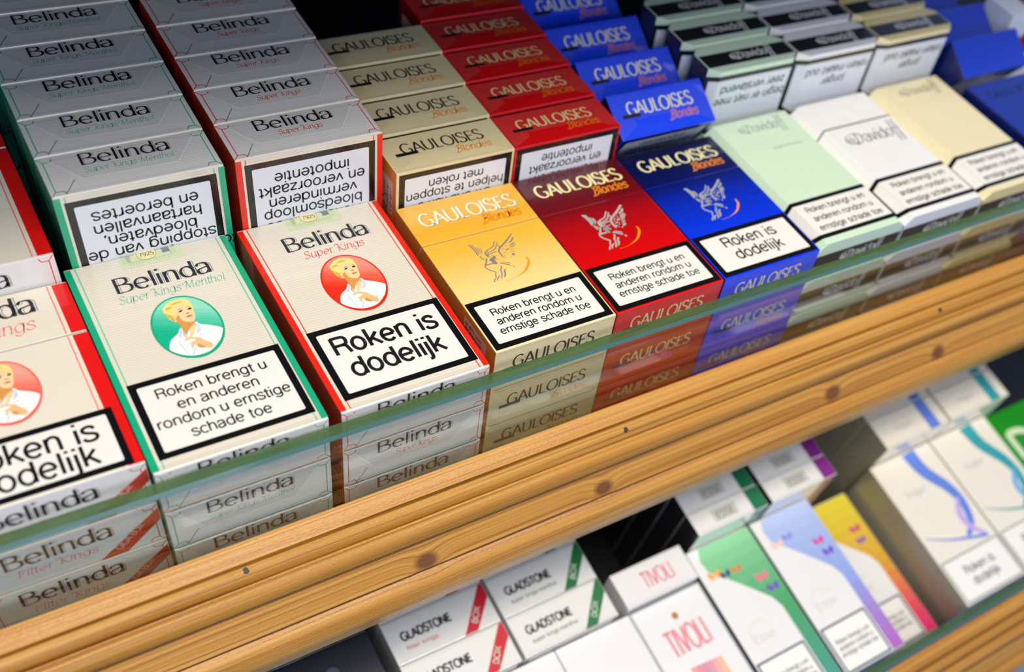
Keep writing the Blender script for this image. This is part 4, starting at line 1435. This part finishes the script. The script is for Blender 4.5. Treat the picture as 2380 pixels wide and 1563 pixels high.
def art_ribbon(ca, cb):
    def f(mb, F, W, T, L):
        fr = F['front']
        a, b2 = ink('ribbon_' + ca[1:], ca), ink('ribbon_' + cb[1:], cb)
        path = catmull([(W * .62, L - 1), (W * .66, L * .84), (W * .82, L * .68), (W * .86, L * .55), (W * .78, L * .42), (W * .62, L * .36)], 6)
        ribbon(mb, fr, path, lambda t: 11 - 8.5 * t, a, 1)
        path = catmull([(W * .84, L * .60), (W * .72, L * .50), (W * .74, L * .40), (W * .88, L * .32)], 6)
        ribbon(mb, fr, path, lambda t: 1.5 + 3 * t * (1 - t) * 4, b2, 2)
        ribbon(mb, fr, catmull([(W * .06, L * .46), (W * .4, L * .38), (W * .88, L * .31)], 6), lambda t: .5 + 1.8 * t, a, 2)
        rect(mb, F['back'], W * .14, L * .2, W * .3, L - .5, a, 1)
        rect(mb, F['bottom'], W * .70, .4, W * .86, T - .4, a, 1)
        br = MB()
        text(br, fr, 'Vogue', W * .36, L * .72, 5.0, ink('ribbon_name', '#b9b6c0'), 3, .07, thin=.02, nib=RAD(20), slant=.15, fit=17, align='c')
        be = MB()
        text(be, F['bottom'], 'Vogue', W * .38, T * .4, 3.6, ink('ribbon_name', '#b9b6c0'), 3, .07, fit=14, align='c')
        return [('health_warning', small_warning(fr, W, ROK, 28, 5, '#9a9c98')), ('brand_lettering', br), ('end_lettering', be)]
    return f


SGW = build_plain('slimgreen', '#e2dfda', 48.0, 13.6, 97.5, art_slim('#8fd09a', '#4fae6c', '#4aa08c', [], '#0f7048'), side='#1d1b1e')
SBW = build_plain('slimblue', '#e2dfda', 48.0, 13.6, 97.5, art_slim('#b4bce8', '#8ea6e4', '#b268c4', [], '#7c1f82'), side='#1d1b1e')
VBW = build_plain('ribbonblue', '#e4dccb', 53.5, 21.0, 97.5, art_ribbon('#5f7fd0', '#b8a4dc'), side='#9a927a')
VTW = build_plain('ribbonteal', '#e4dccb', 53.5, 21.0, 97.5, art_ribbon('#2f98a0', '#6fa8d4'), side='#9a927a')
VB = build_plain('ribbonblue', '#e4dccb', 51.0, 21.0, 97.5, art_ribbon('#5f7fd0', '#b8a4dc'), side='#9a927a')
VT = build_plain('ribbonteal', '#e4dccb', 51.0, 21.0, 97.5, art_ribbon('#2f98a0', '#6fa8d4'), side='#9a927a')


def art_green(mb, F, W, T, L):
    br = MB()
    text(br, F['front'], 'Du', 6, L - 36, 20, ink('green_name', '#cfe2b4'), 3, .17, fit=40)
    return [('health_warning', small_warning(F['front'], W, ROK)), ('brand_lettering', br)]


GN = build_plain('brightgreen', '#138a10', 58.0, 21.0, 97.5, art_green)


def art_dark(mb, F, W, T, L):
    ellipse(mb, F['bottom'], W * .6, T * .45, 3, 3, ink('dark_mark', '#4a4f60'), 1, 16)
    rect(mb, F['front'], 3, L - 30, W - 3, L - 6, ink('dark_panel', '#5b7a6e'), 1)
    return []


DK = build_plain('charcoal', '#2a2c36', 54.0, 22.3, 88.0, art_dark)
DG = build_plain('greygreen', '#7c9484', 54.0, 20.5, 81.0, art_blank)


def low_stack(K, x0, top, adj, n, grp=None):
    pitch = (DEPTH + top) / n
    for i in range(n):
        lab = '%s pack lying face up on top of its stack behind the lower glass' % adj if i == 0 else '%s pack %s below the top of its lower shelf stack' % (adj, ['', 'one', 'two', 'three', 'four', 'five'][i])
        place(K, lying(K, x0, 0.6, top - .1 - i * pitch, LOW), lab, '%s packs stacked on the lower shelf' % adj)


def low_row(K, x0, y0, h, n, pitch, adj):
    for i in range(n):
        lab = '%s pack standing on end on the lower shelf, %s from the front' % (adj, 'first' if i == 0 else NTH[i])
        M = LOW @ TR(0, 0, -DEPTH) @ upended(K, x0, y0 + i * pitch, DEPTH + h)
        place(K, M, lab, '%s packs standing on the lower shelf' % adj)


low_row(GR, 14.5, 82.6, 6.0, 3, 22.6, 'white red-banded')
low_row(GG, 70.5, 82.6, 6.0, 3, 22.6, 'white green-banded')
low_row(DK, -46.0, 82.6, 6.0, 3, 22.6, 'charcoal')
low_stack(DG, -46.0, 0.0, 'grey-green', 4)
low_stack(WE, 43.0, 0.0, 'plain white', 4)
low_stack(WB, 87.5, 0.0, 'white green-lettered', 4)
low_stack(TV, 132.0, 0.0, 'white pink-lettered', 4)
low_stack(SG, 179.0, 0.0, 'slim green-swirled', 6)
low_stack(SB, 223.6, 0.0, 'slim lilac-swirled', 6)
low_stack(SY, 269.0, -27.0, 'slim yellow-swirled', 4)
low_row(TV, 131.0, 82.6, 5.0, 1, 20.6, 'white pink-lettered')
low_row(SGW, 181.5, 98.6, 19.0, 4, 13.8, 'slim white green-cornered')
low_row(SBW, 232.5, 98.6, 19.0, 4, 13.8, 'slim white purple-cornered')
low_stack(VB, 318.0, 0.0, 'blue-ribboned white', 4)
low_stack(VT, 370.0, 0.0, 'teal-ribboned white', 4)
low_row(VBW, 321.0, 98.6, 20.0, 3, 21.4, 'blue-ribboned white')
low_row(VTW, 376.0, 98.6, 20.0, 3, 21.4, 'teal-ribboned white')
low_stack(GN, 425.0, -6.0, 'bright green', 4)
